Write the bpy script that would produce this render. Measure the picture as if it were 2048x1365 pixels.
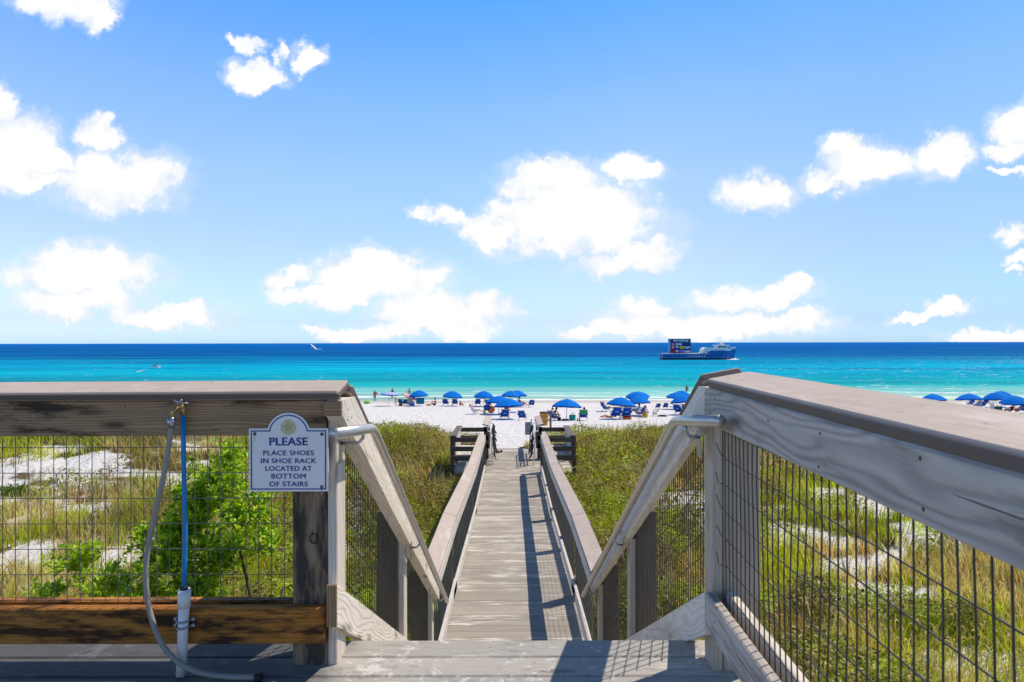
import bpy, bmesh, math, random
import numpy as np
from mathutils import Vector, Matrix
R = math.radians
for o in list(bpy.data.objects):
    bpy.data.objects.remove(o)
scene = bpy.context.scene
col = scene.collection
rng = np.random.default_rng(7)
random.seed(7)

# ------------------------------------------------------------------ camera
F = 1223.0                      # focal length in pixels of a 2048 px wide picture
EYE = 1.30                      # height of the eye above the upper deck
cam_d = bpy.data.cameras.new('camera')
cam = bpy.data.objects.new('camera', cam_d)
col.objects.link(cam)
cam_d.sensor_width = 36.0
cam_d.lens = 36.0 * F / 2048.0
cam_d.shift_y = 3.5 / 2048.0
cam_d.clip_start = 0.05
cam_d.clip_end = 60000.0
cam.location = (0, 0, EYE)
cam.rotation_euler = (R(90), R(0.11), 0)
cam_d.dof.use_dof = True
cam_d.dof.focus_distance = 9.0
cam_d.dof.aperture_fstop = 8.0
scene.camera = cam

# ------------------------------------------------------------------ light
SUN_AZ = R(60.0)                # clockwise from +Y (towards the sea)
SUN_EL = R(57.0)
sun_dir = Vector((math.sin(SUN_AZ) * math.cos(SUN_EL), math.cos(SUN_AZ) * math.cos(SUN_EL), math.sin(SUN_EL)))
sun_d = bpy.data.lights.new('sun', 'SUN')
sun_d.energy = 4.3
sun_d.angle = R(0.5)
sun_d.color = (1.0, 0.895, 0.78)
sun = bpy.data.objects.new('sun', sun_d)
sun.rotation_euler = sun_dir.to_track_quat('Z', 'Y').to_euler()
sun.location = (30, 20, 50)
col.objects.link(sun)
scene.view_settings.view_transform = 'Standard'
scene.view_settings.look = 'None'
scene.view_settings.exposure = 0.0
scene.view_settings.gamma = 1.0
scene.cycles.max_bounces = 6
scene.cycles.diffuse_bounces = 3
scene.cycles.glossy_bounces = 2
scene.cycles.transmission_bounces = 4
scene.cycles.transparent_max_bounces = 8
scene.cycles.sample_clamp_indirect = 4.0
scene.cycles.use_denoising = True

# ------------------------------------------------------------------ sky with fair weather clouds
world = bpy.data.worlds.new('World')
scene.world = world
world.use_nodes = True
wn, wl = world.node_tree.nodes, world.node_tree.links
wn.clear()
SKY_STRENGTH = 0.1

def wnode(t, **kw):
    n = wn.new(t)
    for k, v in kw.items():
        setattr(n, k, v)
    return n

def wmath(op, a, b=None, c=None, clamp=False):
    n = wn.new('ShaderNodeMath')
    n.operation = op
    n.use_clamp = clamp
    for i, v in enumerate((a, b, c)):
        if v is None:
            continue
        if isinstance(v, (int, float)):
            n.inputs[i].default_value = v
        else:
            wl.new(v, n.inputs[i])
    return n.outputs[0]

w_out = wnode('ShaderNodeOutputWorld')
w_bg = wnode('ShaderNodeBackground')
wl.new(w_bg.outputs[0], w_out.inputs[0])
w_bg.inputs['Strength'].default_value = SKY_STRENGTH
sky = wnode('ShaderNodeTexSky', sky_type='NISHITA', sun_disc=False)
sky.sun_elevation = SUN_EL
sky.sun_rotation = SUN_AZ
sky.altitude = 0.0
sky.air_density = 1.0
sky.dust_density = 0.6
sky.ozone_density = 1.6
tc = wnode('ShaderNodeTexCoord')
sep = wnode('ShaderNodeSeparateXYZ')
wl.new(tc.outputs['Generated'], sep.inputs[0])
# colour of the clear air, graded by height above the horizon
grade = wnode('ShaderNodeValToRGB')
wl.new(sep.outputs['Z'], grade.inputs[0])
SKY_RAMP = [(0.0, (1.18, 1.66, 2.6)), (0.033, (1.06, 1.27, 1.95)), (0.144, (1.46, 1.42, 1.50)), (0.257, (1.58, 1.64, 1.64)),
            (0.359, (1.34, 1.66, 1.85)), (0.485, (0.72, 1.48, 2.05)), (0.56, (0.18, 0.56, 0.98)), (1.0, (0.02, 0.15, 0.42))]
cr = grade.color_ramp
while len(cr.elements) < len(SKY_RAMP):
    cr.elements.new(0.5)
for e, (p, c) in zip(cr.elements, SKY_RAMP):
    e.position = p
    e.color = (c[0] / 3, c[1] / 3, c[2] / 3, 1)
mulc = wnode('ShaderNodeVectorMath', operation='MULTIPLY')
wl.new(sky.outputs[0], mulc.inputs[0])
g3 = wnode('ShaderNodeVectorMath', operation='SCALE')
wl.new(grade.outputs[0], g3.inputs[0]); g3.inputs['Scale'].default_value = 3.0
wl.new(g3.outputs[0], mulc.inputs[1])
# even out the clear air between the side near the sun and the far side
side = wnode('ShaderNodeValToRGB')
wl.new(wmath('ADD', wmath('MULTIPLY', sep.outputs['X'], 0.5), 0.5), side.inputs[0])
SIDE = [(0.2, (1.26, 1.27, 1.40)), (0.275, (1.16, 1.21, 1.30)), (0.42, (1.02, 1.12, 1.16)), (0.6, (0.98, 0.99, 1.02)), (0.75, (0.70, 0.80, 0.88)), (0.85, (0.6, 0.75, 0.85))]
cr = side.color_ramp
while len(cr.elements) < len(SIDE):
    cr.elements.new(0.5)
for e, (p, c) in zip(cr.elements, SIDE):
    e.position = p
    e.color = (c[0] / 2, c[1] / 2, c[2] / 2, 1)
s2 = wnode('ShaderNodeVectorMath', operation='SCALE')
wl.new(side.outputs[0], s2.inputs[0]); s2.inputs['Scale'].default_value = 2.0
clear = wnode('ShaderNodeVectorMath', operation='MULTIPLY')
wl.new(mulc.outputs[0], clear.inputs[0]); wl.new(s2.outputs[0], clear.inputs[1])
# cloud field on the flat cloud base: direction divided by its forward share
ay = wmath('MAXIMUM', wmath('ABSOLUTE', sep.outputs['Y']), 0.06)
cu = wmath('DIVIDE', sep.outputs['X'], ay)
cv = wmath('DIVIDE', sep.outputs['Z'], ay)
comb = wnode('ShaderNodeCombineXYZ')
wl.new(cu, comb.inputs[0]); wl.new(cv, comb.inputs[1])
def wnoise(scale, detail, rough=0.55, off=0.0):
    m = wnode('ShaderNodeMapping')
    m.inputs['Location'].default_value = (off, off * 0.7, off * 0.3)
    wl.new(comb.outputs[0], m.inputs[0])
    n = wnode('ShaderNodeTexNoise')
    n.inputs['Scale'].default_value = scale
    n.inputs['Detail'].default_value = detail
    n.inputs['Roughness'].default_value = rough
    wl.new(m.outputs[0], n.inputs['Vector'])
    return n
n1 = wnoise(13, 9, 0.62, 3.1)
sub = wnode('ShaderNodeVectorMath', operation='SUBTRACT')
wl.new(n1.outputs['Color'], sub.inputs[0]); sub.inputs[1].default_value = (0.5, 0.5, 0.5)
scl = wnode('ShaderNodeVectorMath', operation='SCALE')
wl.new(sub.outputs[0], scl.inputs[0]); scl.inputs['Scale'].default_value = 0.11
warp = wnode('ShaderNodeVectorMath', operation='ADD')
wl.new(comb.outputs[0], warp.inputs[0]); wl.new(scl.outputs[0], warp.inputs[1])
CLOUDS = [  # x, y, half width, half height, tilt (deg)
 (130,5,105,40,0),(205,22,32,30,20),(488,92,34,15,-10),(560,105,22,14,0),(516,150,68,34,0),(620,112,34,30,-15),
 (10,205,40,45,0),(30,290,100,85,-15),(110,315,50,30,-10),(75,358,46,20,0),(235,360,140,66,5),(205,270,50,34,-5),
 (160,545,165,52,0),(150,600,135,34,0),(120,618,75,26,0),(335,628,125,30,0),
 (572,548,52,22,18),(760,552,165,54,0),(650,585,115,28,0),(880,622,150,46,0),(850,662,175,22,0),(690,666,80,14,0),
 (885,432,64,17,-6),(965,455,66,28,-6),(1110,365,115,44,0),(1145,452,200,64,0),(1160,415,150,60,0),(1262,338,68,30,-4),
 (1265,518,115,30,13),(1520,388,82,44,0),(1730,338,125,46,12),(1885,305,70,50,0),(1660,368,55,22,0),(1690,300,40,32,0),
 (2040,240,62,46,20),(2030,288,66,22,10),(2022,333,42,11,0),(2035,470,40,28,15),(2045,532,48,15,0),(2020,556,18,9,0),
 (1500,590,140,30,0),(1600,578,40,15,0),(1292,615,62,24,0),(1430,652,250,34,0),(1600,640,50,20,0),(1250,664,140,20,0),
 (1895,610,58,18,0),(1835,622,50,14,0),(1995,670,110,20,0),(2300,420,200,80,5),(-260,420,170,70,-5),(2420,600,260,50,0),(-300,620,240,40,0),
 (600,-180,200,60,5),(1500,-260,240,70,-5),
]
d = None
for (cx, cy, a, b, t) in CLOUDS:
    m = wnode('ShaderNodeMapping', vector_type='TEXTURE')
    m.inputs['Location'].default_value = ((cx - 1024) / F, (686 - cy) / F, 0)
    m.inputs['Rotation'].default_value = (0, 0, R(t))
    m.inputs['Scale'].default_value = (a * 1.30 / F, b * 1.30 / F, 1)
    wl.new(warp.outputs[0], m.inputs[0])
    sx = wnode('ShaderNodeVectorMath', operation='MULTIPLY')
    wl.new(m.outputs[0], sx.inputs[0]); sx.inputs[1].default_value = (1, 1, 0)
    g = wnode('ShaderNodeTexGradient', gradient_type='SPHERICAL')
    wl.new(sx.outputs[0], g.inputs[0])
    d = g.outputs['Fac'] if d is None else wmath('MAXIMUM', d, g.outputs['Fac'])
n2 = wnoise(24, 11, 0.66, 7.7)
d2 = wmath('ADD', d, wmath('MULTIPLY', wmath('MULTIPLY', wmath('SUBTRACT', n2.outputs['Fac'], 0.5), 0.85), wmath('MINIMUM', wmath('MULTIPLY', d, 7.0), 1.0)))
mr = wnode('ShaderNodeMapRange', interpolation_type='SMOOTHSTEP')
wl.new(d2, mr.inputs['Value'])
mr.inputs['From Min'].default_value = 0.13
mr.inputs['From Max'].default_value = 0.44
# thin veils that never close
n3 = wnoise(4.5, 6, 0.6, 1.3)
veil = wnode('ShaderNodeMapRange', interpolation_type='SMOOTHSTEP')
wl.new(n3.outputs['Fac'], veil.inputs['Value'])
veil.inputs['From Min'].default_value = 0.56
veil.inputs['From Max'].default_value = 0.80
veil.inputs['To Max'].default_value = 0.02
landward = wnode('ShaderNodeMapRange')      # fewer clouds over the land behind
wl.new(sep.outputs['Y'], landward.inputs['Value'])
landward.inputs['From Min'].default_value = -0.2
landward.inputs['From Max'].default_value = 0.1
landward.inputs['To Min'].default_value = 0.25
landward.inputs['To Max'].default_value = 0.97
halo = wnode('ShaderNodeMapRange', interpolation_type='SMOOTHSTEP')      # thin torn vapour round each cloud
n5 = wnoise(19, 8, 0.68, 2.2)
wl.new(wmath('MULTIPLY', d, wmath('MULTIPLY', n5.outputs['Fac'], 2.0)), halo.inputs['Value'])
halo.inputs['From Min'].default_value = 0.0
halo.inputs['From Max'].default_value = 0.30
halo.inputs['To Max'].default_value = 0.42
body = wmath('MULTIPLY', wmath('MAXIMUM', mr.outputs[0], halo.outputs[0]), landward.outputs[0])
alpha = wmath('MAXIMUM', body, veil.outputs[0])
n4 = wnoise(17, 5, 0.55, 5.5)
shade = wnode('ShaderNodeMapRange', interpolation_type='SMOOTHSTEP')
wl.new(wmath('ADD', d2, wmath('MULTIPLY', wmath('SUBTRACT', n4.outputs['Fac'], 0.5), 1.5)), shade.inputs['Value'])
shade.inputs['From Min'].default_value = 0.12
shade.inputs['From Max'].default_value = 0.62
ccol = wnode('ShaderNodeMix', data_type='RGBA')
wl.new(shade.outputs[0], ccol.inputs[0])
K = 1.0 / SKY_STRENGTH
ccol.inputs[6].default_value = (0.80 * K, 0.88 * K, 0.975 * K, 1)
ccol.inputs[7].default_value = (1.03 * K, 1.02 * K, 1.0 * K, 1)
mixc = wnode('ShaderNodeMix', data_type='RGBA')
wl.new(alpha, mixc.inputs[0])
wl.new(clear.outputs[0], mixc.inputs[6])
wl.new(ccol.outputs[2], mixc.inputs[7])
wl.new(mixc.outputs[2], w_bg.inputs['Color'])
world.cycles.sampling_method = 'MANUAL'
world.cycles.sample_map_resolution = 512

# ------------------------------------------------------------------ materials
def new_mat(name):
    m = bpy.data.materials.new(name)
    m.use_nodes = True
    nt = m.node_tree
    b = nt.nodes.get('Principled BSDF')
    return m, nt, b

class NT:
    """small helper around a node tree"""
    def __init__(s, nt):
        s.nt = nt
    def n(s, t, **kw):
        x = s.nt.nodes.new(t)
        for k, v in kw.items():
            setattr(x, k, v)
        return x
    def l(s, a, b):
        s.nt.links.new(a, b)
    def math(s, op, a, b=None, clamp=False):
        x = s.n('ShaderNodeMath', operation=op, use_clamp=clamp)
        for i, v in enumerate((a, b)):
            if v is None:
                continue
            if isinstance(v, (int, float)):
                x.inputs[i].default_value = v
            else:
                s.l(v, x.inputs[i])
        return x.outputs[0]
    def coords(s, attr=None, scale=(1, 1, 1), obj=False):
        if attr:
            a = s.n('ShaderNodeAttribute', attribute_name=attr)
            o = a.outputs['Vector']
        else:
            a = s.n('ShaderNodeTexCoord') if obj else s.n('ShaderNodeNewGeometry')
            o = a.outputs['Object'] if obj else a.outputs['Position']
        m = s.n('ShaderNodeMapping')
        m.inputs['Scale'].default_value = scale
        s.l(o, m.inputs[0])
        return m.outputs[0]
    def noise(s, vec, scale, detail=4, rough=0.55, dist=0.0):
        x = s.n('ShaderNodeTexNoise')
        x.inputs['Scale'].default_value = scale
        x.inputs['Detail'].default_value = detail
        x.inputs['Roughness'].default_value = rough
        x.inputs['Distortion'].default_value = dist
        s.l(vec, x.inputs['Vector'])
        return x.outputs['Fac']
    def ramp(s, fac, stops, interp='LINEAR'):
        x = s.n('ShaderNodeValToRGB')
        x.color_ramp.interpolation = interp
        els = x.color_ramp.elements
        while len(els) < len(stops):
            els.new(0.5)
        for e, (p, c) in zip(els, stops):
            e.position = p
            e.color = (c, c, c, 1) if isinstance(c, (int, float)) else (c[0], c[1], c[2], 1)
        s.l(fac, x.inputs[0])
        return x.outputs[0]
    def mix(s, fac, a, b, mode='MIX'):
        x = s.n('ShaderNodeMix', data_type='RGBA', blend_type=mode)
        for v, i in ((fac, 0), (a, 6), (b, 7)):
            if isinstance(v, (int, float)):
                x.inputs[i].default_value = v
            elif isinstance(v, tuple):
                x.inputs[i].default_value = (v[0], v[1], v[2], 1)
            else:
                s.l(v, x.inputs[i])
        return x.outputs[2]
    def bump(s, h, strength, dist=0.002):
        x = s.n('ShaderNodeBump')
        x.inputs['Strength'].default_value = strength
        x.inputs['Distance'].default_value = dist
        s.l(h, x.inputs['Height'])
        return x.outputs[0]

def wood(name, light, dark, ring=0.5, streak=0.5, freq=210.0, wave=60.0, stain=None, stain_amt=0.0, rough=0.8, knots=True, bump=0.5, worn=None, worn_amt=0.0, wet=False):
    m, nt, b = new_mat(name)
    t = NT(nt)
    c0 = t.coords('gc')
    # long slow waver of the grain
    wav = t.noise(t.coords('gc', (1.6, 7, 7)), 1.0, 2, 0.5)
    at = t.n('ShaderNodeAttribute', attribute_name='gc')
    sp = t.n('ShaderNodeSeparateXYZ')
    t.l(at.outputs['Vector'], sp.inputs[0])
    yy = t.math('ADD', sp.outputs[1], t.math('MULTIPLY', sp.outputs[2], 0.55))
    ph = t.math('ADD', t.math('MULTIPLY', yy, freq), t.math('MULTIPLY', wav, wave))
    rings = t.math('ADD', t.math('MULTIPLY', t.math('SINE', ph), 0.5), 0.5)
    rings = t.math('POWER', rings, 1.7)
    fine = t.noise(t.coords('gc', (5, 260, 260)), 1.0, 3, 0.6)
    mid = t.noise(t.coords('gc', (2.2, 34, 34)), 1.0, 4, 0.6)
    big = t.noise(t.coords('gc', (1.2, 5, 5)), 1.0, 3, 0.6)
    f = t.math('ADD', t.math('MULTIPLY', rings, ring), t.math('MULTIPLY', t.math('ADD', t.math('MULTIPLY', fine, 0.5), mid), streak))
    f = t.math('ADD', f, t.math('MULTIPLY', t.math('SUBTRACT', big, 0.5), 0.8))
    f = t.math('SUBTRACT', f, 0.35 * (ring + streak) - 0.1, clamp=True)
    colr = t.mix(f, light, dark)
    tv = t.n('ShaderNodeAttribute', attribute_name='tint')
    colr = t.mix(1.0, colr, t.ramp(tv.outputs['Fac'], [(0, (0.78, 0.78, 0.78)), (1, (1.0, 0.99, 0.97))]), 'MULTIPLY')
    h = t.math('SUBTRACT', 1.0, t.math('ADD', t.math('MULTIPLY', rings, 0.6), t.math('MULTIPLY', fine, 0.5)))
    if knots:
        vo = t.n('ShaderNodeTexVoronoi')
        vo.inputs['Scale'].default_value = 1.0
        t.l(t.coords('gc', (2.6, 9, 9)), vo.inputs['Vector'])
        kn = t.ramp(vo.outputs['Distance'], [(0.07, 1.0), (0.16, 0.35), (0.24, 0.0)])
        colr = t.mix(t.math('MULTIPLY', kn, 0.8), colr, (dark[0] * 0.35, dark[1] * 0.3, dark[2] * 0.28))
    ck = t.noise(t.coords('gc', (1.1, 52, 52)), 1.0, 2, 0.5)
    ckm = t.ramp(ck, [(0.245, 1.0), (0.272, 0.0)])
    colr = t.mix(t.math('MULTIPLY', ckm, 0.75), colr, (dark[0] * 0.3, dark[1] * 0.28, dark[2] * 0.26))
    h = t.math('SUBTRACT', h, t.math('MULTIPLY', ckm, 1.2))
    if stain:
        sn = t.noise(t.coords('gc', (3.0, 14, 14)), 1.0, 6, 0.65)
        sm = t.ramp(sn, [(0.5 - 0.12 * stain_amt, 0.0), (0.62 - 0.12 * stain_amt, 1.0)])
        colr = t.mix(t.math('MULTIPLY', sm, 0.9), colr, stain)
    if worn:
        wn_ = t.noise(t.coords('gc', (2.0, 22, 22)), 1.3, 7, 0.7)
        w2 = t.noise(t.coords('gc', (0.7, 1.2, 1.2)), 1.0, 3, 0.5)
        ww = t.math('ADD', t.math('MULTIPLY', wn_, 0.62), t.math('MULTIPLY', w2, 0.38))
        wm = t.ramp(ww, [(0.56 - 0.1 * worn_amt, 0.0), (0.62 - 0.1 * worn_amt, 1.0)])
        colr = t.mix(t.math('MULTIPLY', wm, 0.85), colr, worn)
    if wet:
        sp1 = t.noise(t.coords(scale=(26, 30, 1)), 1.0, 5, 0.7)
        sp2 = t.noise(t.coords(scale=(3, 4, 1)), 1.0, 2, 0.5)
        sm = t.ramp(t.math('ADD', t.math('MULTIPLY', sp1, 0.75), t.math('MULTIPLY', sp2, 0.25)), [(0.57, 0.0), (0.61, 1.0)])
        colr = t.mix(t.math('MULTIPLY', sm, 0.6), colr, (0.24, 0.22, 0.19))
        sp3 = t.noise(t.coords(scale=(15, 17, 1)), 1.0, 6, 0.75)
        sm = t.ramp(t.math('ADD', t.math('MULTIPLY', sp3, 0.7), t.math('MULTIPLY', sp2, 0.3)), [(0.545, 0.0), (0.60, 1.0)])
        colr = t.mix(t.math('MULTIPLY', sm, 0.55), colr, (0.78, 0.75, 0.68))
    if wet:     # boards soaked and darkened round the tap
        g = t.n('ShaderNodeNewGeometry')
        px = t.n('ShaderNodeSeparateXYZ')
        t.l(g.outputs['Position'], px.inputs[0])
        e = t.math('ADD', px.outputs[0], t.math('MULTIPLY', t.math('SUBTRACT', t.noise(t.coords(scale=(5, 9, 1)), 1.0, 4, 0.6), 0.5), 0.5))
        mr = t.n('ShaderNodeMapRange', interpolation_type='SMOOTHSTEP')
        t.l(e, mr.inputs['Value'])
        mr.inputs['From Min'].default_value = -0.62
        mr.inputs['From Max'].default_value = -0.95
        colr = t.mix(mr.outputs[0], colr, t.mix(1.0, colr, (0.24, 0.26, 0.29), 'MULTIPLY'))
    t.l(colr, b.inputs['Base Color'])
    b.inputs['Roughness'].default_value = rough
    b.inputs['Specular IOR Level'].default_value = 0.25
    t.l(t.bump(h, bump), b.inputs['Normal'])
    return m

def painted(name, colr, mottled=0.12, rough=0.6, scale=18, bump=0.15, spec=0.3, metallic=0.0, attr=None, edge=None):
    m, nt, b = new_mat(name)
    t = NT(nt)
    c = t.coords(attr)
    n1 = t.noise(c, scale, 6, 0.65)
    n2 = t.noise(c, scale * 0.17, 3, 0.5)
    f = t.math('ADD', t.math('MULTIPLY', n1, 0.6), t.math('MULTIPLY', n2, 0.4))
    k = 1 - mottled
    o = t.ramp(f, [(0.3, tuple(x * k for x in colr)), (0.7, tuple(min(1, x * (1 + mottled)) for x in colr))])
    if edge:
        # scuffs, dirt specks and pale worn spots on the boards that people lean on
        sc = t.noise(t.coords('gc', (2.5, 9, 9)), 1.0, 8, 0.72)
        sb = t.noise(t.coords('gc', (0.6, 2, 2)), 1.0, 2, 0.5)
        sm = t.ramp(t.math('ADD', t.math('MULTIPLY', sc, 0.65), t.math('MULTIPLY', sb, 0.35)), [(0.545, 0.0), (0.60, 1.0)])
        o = t.mix(t.math('MULTIPLY', sm, 0.6), o, (0.72, 0.64, 0.55))
        dk = t.noise(t.coords('gc', (34, 34, 34)), 1.0, 3, 0.6)
        o = t.mix(t.math('MULTIPLY', t.ramp(dk, [(0.66, 0.0), (0.71, 1.0)]), 0.55), o, (0.20, 0.16, 0.13))
        gr = t.noise(t.coords('gc', (4, 150, 150)), 1.0, 3, 0.6)
        o = t.mix(1.0, o, t.ramp(gr, [(0.3, (0.86, 0.85, 0.84)), (0.7, (1.06, 1.06, 1.06))]), 'MULTIPLY')
        ea = t.n('ShaderNodeAttribute', attribute_name='edge')
        o = t.mix(ea.outputs['Fac'], o, edge)
    t.l(o, b.inputs['Base Color'])
    b.inputs['Roughness'].default_value = rough
    b.inputs['Metallic'].default_value = metallic
    b.inputs['Specular IOR Level'].default_value = spec
    if bump:
        t.l(t.bump(n1, bump, 0.003), b.inputs['Normal'])
    return m

M = {}
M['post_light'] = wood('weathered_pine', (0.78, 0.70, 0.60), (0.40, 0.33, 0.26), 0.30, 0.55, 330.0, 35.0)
M['post_shade'] = wood('shaded_weathered_pine', (0.60, 0.52, 0.42), (0.34, 0.28, 0.21), 0.34, 0.6, 330.0, 35.0)  # weathered pine again, shade painted in for the right-hand uprights and posts
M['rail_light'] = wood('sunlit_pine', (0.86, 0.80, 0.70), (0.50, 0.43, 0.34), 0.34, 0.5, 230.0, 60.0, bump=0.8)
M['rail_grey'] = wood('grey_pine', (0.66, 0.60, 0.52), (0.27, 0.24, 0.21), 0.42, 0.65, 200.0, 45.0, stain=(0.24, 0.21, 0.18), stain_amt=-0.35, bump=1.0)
M['fence_brown'] = wood('brown_pine', (0.54, 0.36, 0.20), (0.19, 0.115, 0.058), 0.40, 0.75, 560.0, 40.0, stain=(0.03, 0.022, 0.016), stain_amt=-0.2, bump=1.0)
M['post_brown'] = wood('dark_post', (0.47, 0.34, 0.22), (0.13, 0.092, 0.06), 0.12, 0.9, 420.0, 25.0, stain=(0.04, 0.036, 0.032), stain_amt=0.75, bump=0.8)
M['fence_orange'] = wood('stained_orange_pine', (0.66, 0.27, 0.05), (0.28, 0.10, 0.022), 0.3, 0.6, 380.0, 30.0, stain=(0.02, 0.013, 0.009), stain_amt=0.3, bump=0.6)
M['walk_post'] = wood('walkway_post', (0.34, 0.27, 0.20), (0.17, 0.13, 0.095), 0.25, 0.5, 330.0, 30.0)
M['walk_beam'] = wood('walkway_beam', (0.80, 0.74, 0.65), (0.48, 0.43, 0.36), 0.25, 0.5)
M['dark_slat'] = wood('dark_slat', (0.15, 0.118, 0.09), (0.06, 0.047, 0.037), 0.25, 0.6)
M['cap'] = painted('taupe_cap', (0.56, 0.465, 0.375), 0.10, 0.6, 14, 0.12, 0.2, edge=(0.155, 0.125, 0.105))
M['deck'] = wood('grey_deck_paint', (0.52, 0.49, 0.425), (0.38, 0.36, 0.31), 0.08, 0.35, knots=False, bump=0.3, worn=(0.66, 0.62, 0.54), worn_amt=0.0, rough=0.65,
                 stain=(0.20, 0.18, 0.155), stain_amt=-0.6, wet=True)
M['walk'] = wood('walk_paint', (0.47, 0.425, 0.35), (0.30, 0.27, 0.22), 0.1, 0.7, knots=False, bump=0.5, worn=(0.74, 0.69, 0.60), worn_amt=0.35, rough=0.75)
M['wire'] = painted('dark_wire', (0.06, 0.052, 0.04), 0.2, 0.5, 40, 0, 0.5)
M['galv'] = painted('galvanised_wire', (0.10, 0.10, 0.095), 0.25, 0.45, 60, 0, 0.5)
M['pipe'] = painted('aluminium_pipe', (0.60, 0.57, 0.52), 0.06, 0.38, 25, 0.03, 0.5, 0.75)
M['zinc'] = painted('zinc', (0.42, 0.42, 0.42), 0.15, 0.35, 40, 0, 0.5, 0.85)
M['brass'] = painted('brass', (0.50, 0.33, 0.13), 0.2, 0.4, 60, 0.05, 0.5, 0.8)
M['pex'] = painted('blue_pipe', (0.006, 0.25, 0.60), 0.05, 0.3, 20, 0, 0.5)
M['pvc'] = painted('white_pvc', (0.86, 0.85, 0.83), 0.05, 0.4, 14, 0, 0.4)
M['hose'] = painted('grey_hose', (0.34, 0.315, 0.27), 0.08, 0.5, 40, 0.05, 0.4)
M['signwhite'] = painted('sign_white', (0.88, 0.87, 0.86), 0.03, 0.45, 9, 0.02, 0.35)
M['signblue'] = painted('sign_blue', (0.012, 0.05, 0.27), 0.05, 0.45, 20, 0, 0.3)
M['dollar'] = painted('sand_dollar', (0.62, 0.60, 0.32), 0.06, 0.6, 60, 0.02)
M['dollarline'] = painted('sand_dollar_lines', (0.40, 0.36, 0.20), 0.05, 0.6, 60, 0)
M['rust'] = painted('rust', (0.22, 0.12, 0.05), 0.4, 0.8, 90, 0)
M['screw'] = painted('screw_head', (0.12, 0.10, 0.09), 0.3, 0.45, 90, 0, 0.5, 0.7)
M['black'] = painted('black_rubber', (0.02, 0.02, 0.022), 0.2, 0.6, 30, 0)

def cloth(name, colr, mott=0.06, trans=0.0):
    m = painted(name, colr, mott, 0.85, 6, 0.0, 0.1)
    if trans:
        nt = m.node_tree
        b = nt.nodes['Principled BSDF']
        out = [n for n in nt.nodes if n.type == 'OUTPUT_MATERIAL'][0]
        tr = nt.nodes.new('ShaderNodeBsdfTranslucent')
        tr.inputs[0].default_value = (*colr, 1)
        mx = nt.nodes.new('ShaderNodeMixShader')
        mx.inputs[0].default_value = trans
        nt.links.new(b.outputs[0], mx.inputs[1]); nt.links.new(tr.outputs[0], mx.inputs[2]); nt.links.new(mx.outputs[0], out.inputs[0])
    return m
M['umb'] = cloth('umbrella_blue', (0.004, 0.22, 0.76), 0.05, 0.25)
M['umbdark'] = cloth('umbrella_valance', (0.002, 0.05, 0.30), 0.05)
M['chairblue'] = cloth('chair_blue', (0.003, 0.06, 0.36))
M['chairteal'] = cloth('chair_teal', (0.01, 0.17, 0.30))
M['purple'] = cloth('chair_purple', (0.20, 0.20, 0.50))
M['white'] = cloth('white_cloth', (0.75, 0.75, 0.75))
M['frame'] = painted('pale_frame_wood', (0.45, 0.36, 0.25), 0.1, 0.6, 20, 0)
M['pole'] = painted('pale_pole', (0.55, 0.48, 0.38), 0.08, 0.5, 20, 0)
for k, c in dict(red=(0.42, 0.01, 0.02), teal=(0.01, 0.14, 0.19), pink=(0.62, 0.25, 0.27), coral=(0.75, 0.22, 0.14), navy=(0.01, 0.02, 0.07), dkgreen=(0.01, 0.10, 0.09),
                 lime=(0.22, 0.62, 0.02), orange=(0.72, 0.19, 0.03), turq=(0.02, 0.36, 0.30), yellow=(0.72, 0.42, 0.01), ltblue=(0.15, 0.29, 0.68), cream=(0.72, 0.68, 0.58),
                 stripe=(0.70, 0.35, 0.33), maroon=(0.20, 0.01, 0.03), skyblue=(0.32, 0.50, 0.75), salmon=(0.78, 0.38, 0.33), grey=(0.30, 0.30, 0.33), green=(0.05, 0.28, 0.13),
                 purplebag=(0.12, 0.08, 0.12), yellowgreen=(0.62, 0.62, 0.06)).items():
    M[k] = cloth('cloth_' + k, c)
M['skin_tan'] = painted('skin_tan', (0.42, 0.19, 0.10), 0.06, 0.55, 30, 0)
M['skin_dark'] = painted('skin_brown', (0.19, 0.09, 0.05), 0.06, 0.55, 30, 0)
M['skin_pale'] = painted('skin_pale', (0.60, 0.34, 0.24), 0.06, 0.55, 30, 0)
M['hair_dark'] = painted('hair_dark', (0.025, 0.018, 0.013), 0.3, 0.6, 60, 0)
M['hair_brown'] = painted('hair_brown', (0.12, 0.065, 0.035), 0.3, 0.6, 60, 0)
M['hull'] = painted('hull_blue', (0.008, 0.125, 0.40), 0.05, 0.4, 1, 0)
M['hulldark'] = painted('hull_boot_top', (0.004, 0.028, 0.06), 0.1, 0.5, 1, 0)
M['boatwhite'] = painted('boat_white', (0.84, 0.83, 0.81), 0.04, 0.5, 1, 0)
M['boardnavy'] = painted('billboard_navy', (0.008, 0.035, 0.17), 0.04, 0.6, 1, 0)
M['glass'] = painted('dark_glass', (0.02, 0.04, 0.06), 0.1, 0.15, 1, 0, 0.5)
M['flagred'] = painted('flag_red', (0.88, 0.02, 0.10), 0.04, 0.6, 1, 0)
M['flagdarkred'] = painted('flag_dark_red', (0.80, 0.01, 0.03), 0.04, 0.6, 1, 0)
M['flagyellow'] = painted('flag_yellow', (0.95, 0.50, 0.01), 0.04, 0.6, 1, 0)
M['flagpurple'] = painted('flag_purple', (0.45, 0.13, 0.72), 0.04, 0.6, 1, 0)
M['lettering'] = painted('lettering_white', (0.95, 0.93, 0.93), 0.02, 0.6, 1, 0)
M['foam'] = painted('foam', (0.80, 0.83, 0.84), 0.05, 0.8, 3, 0)
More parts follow.
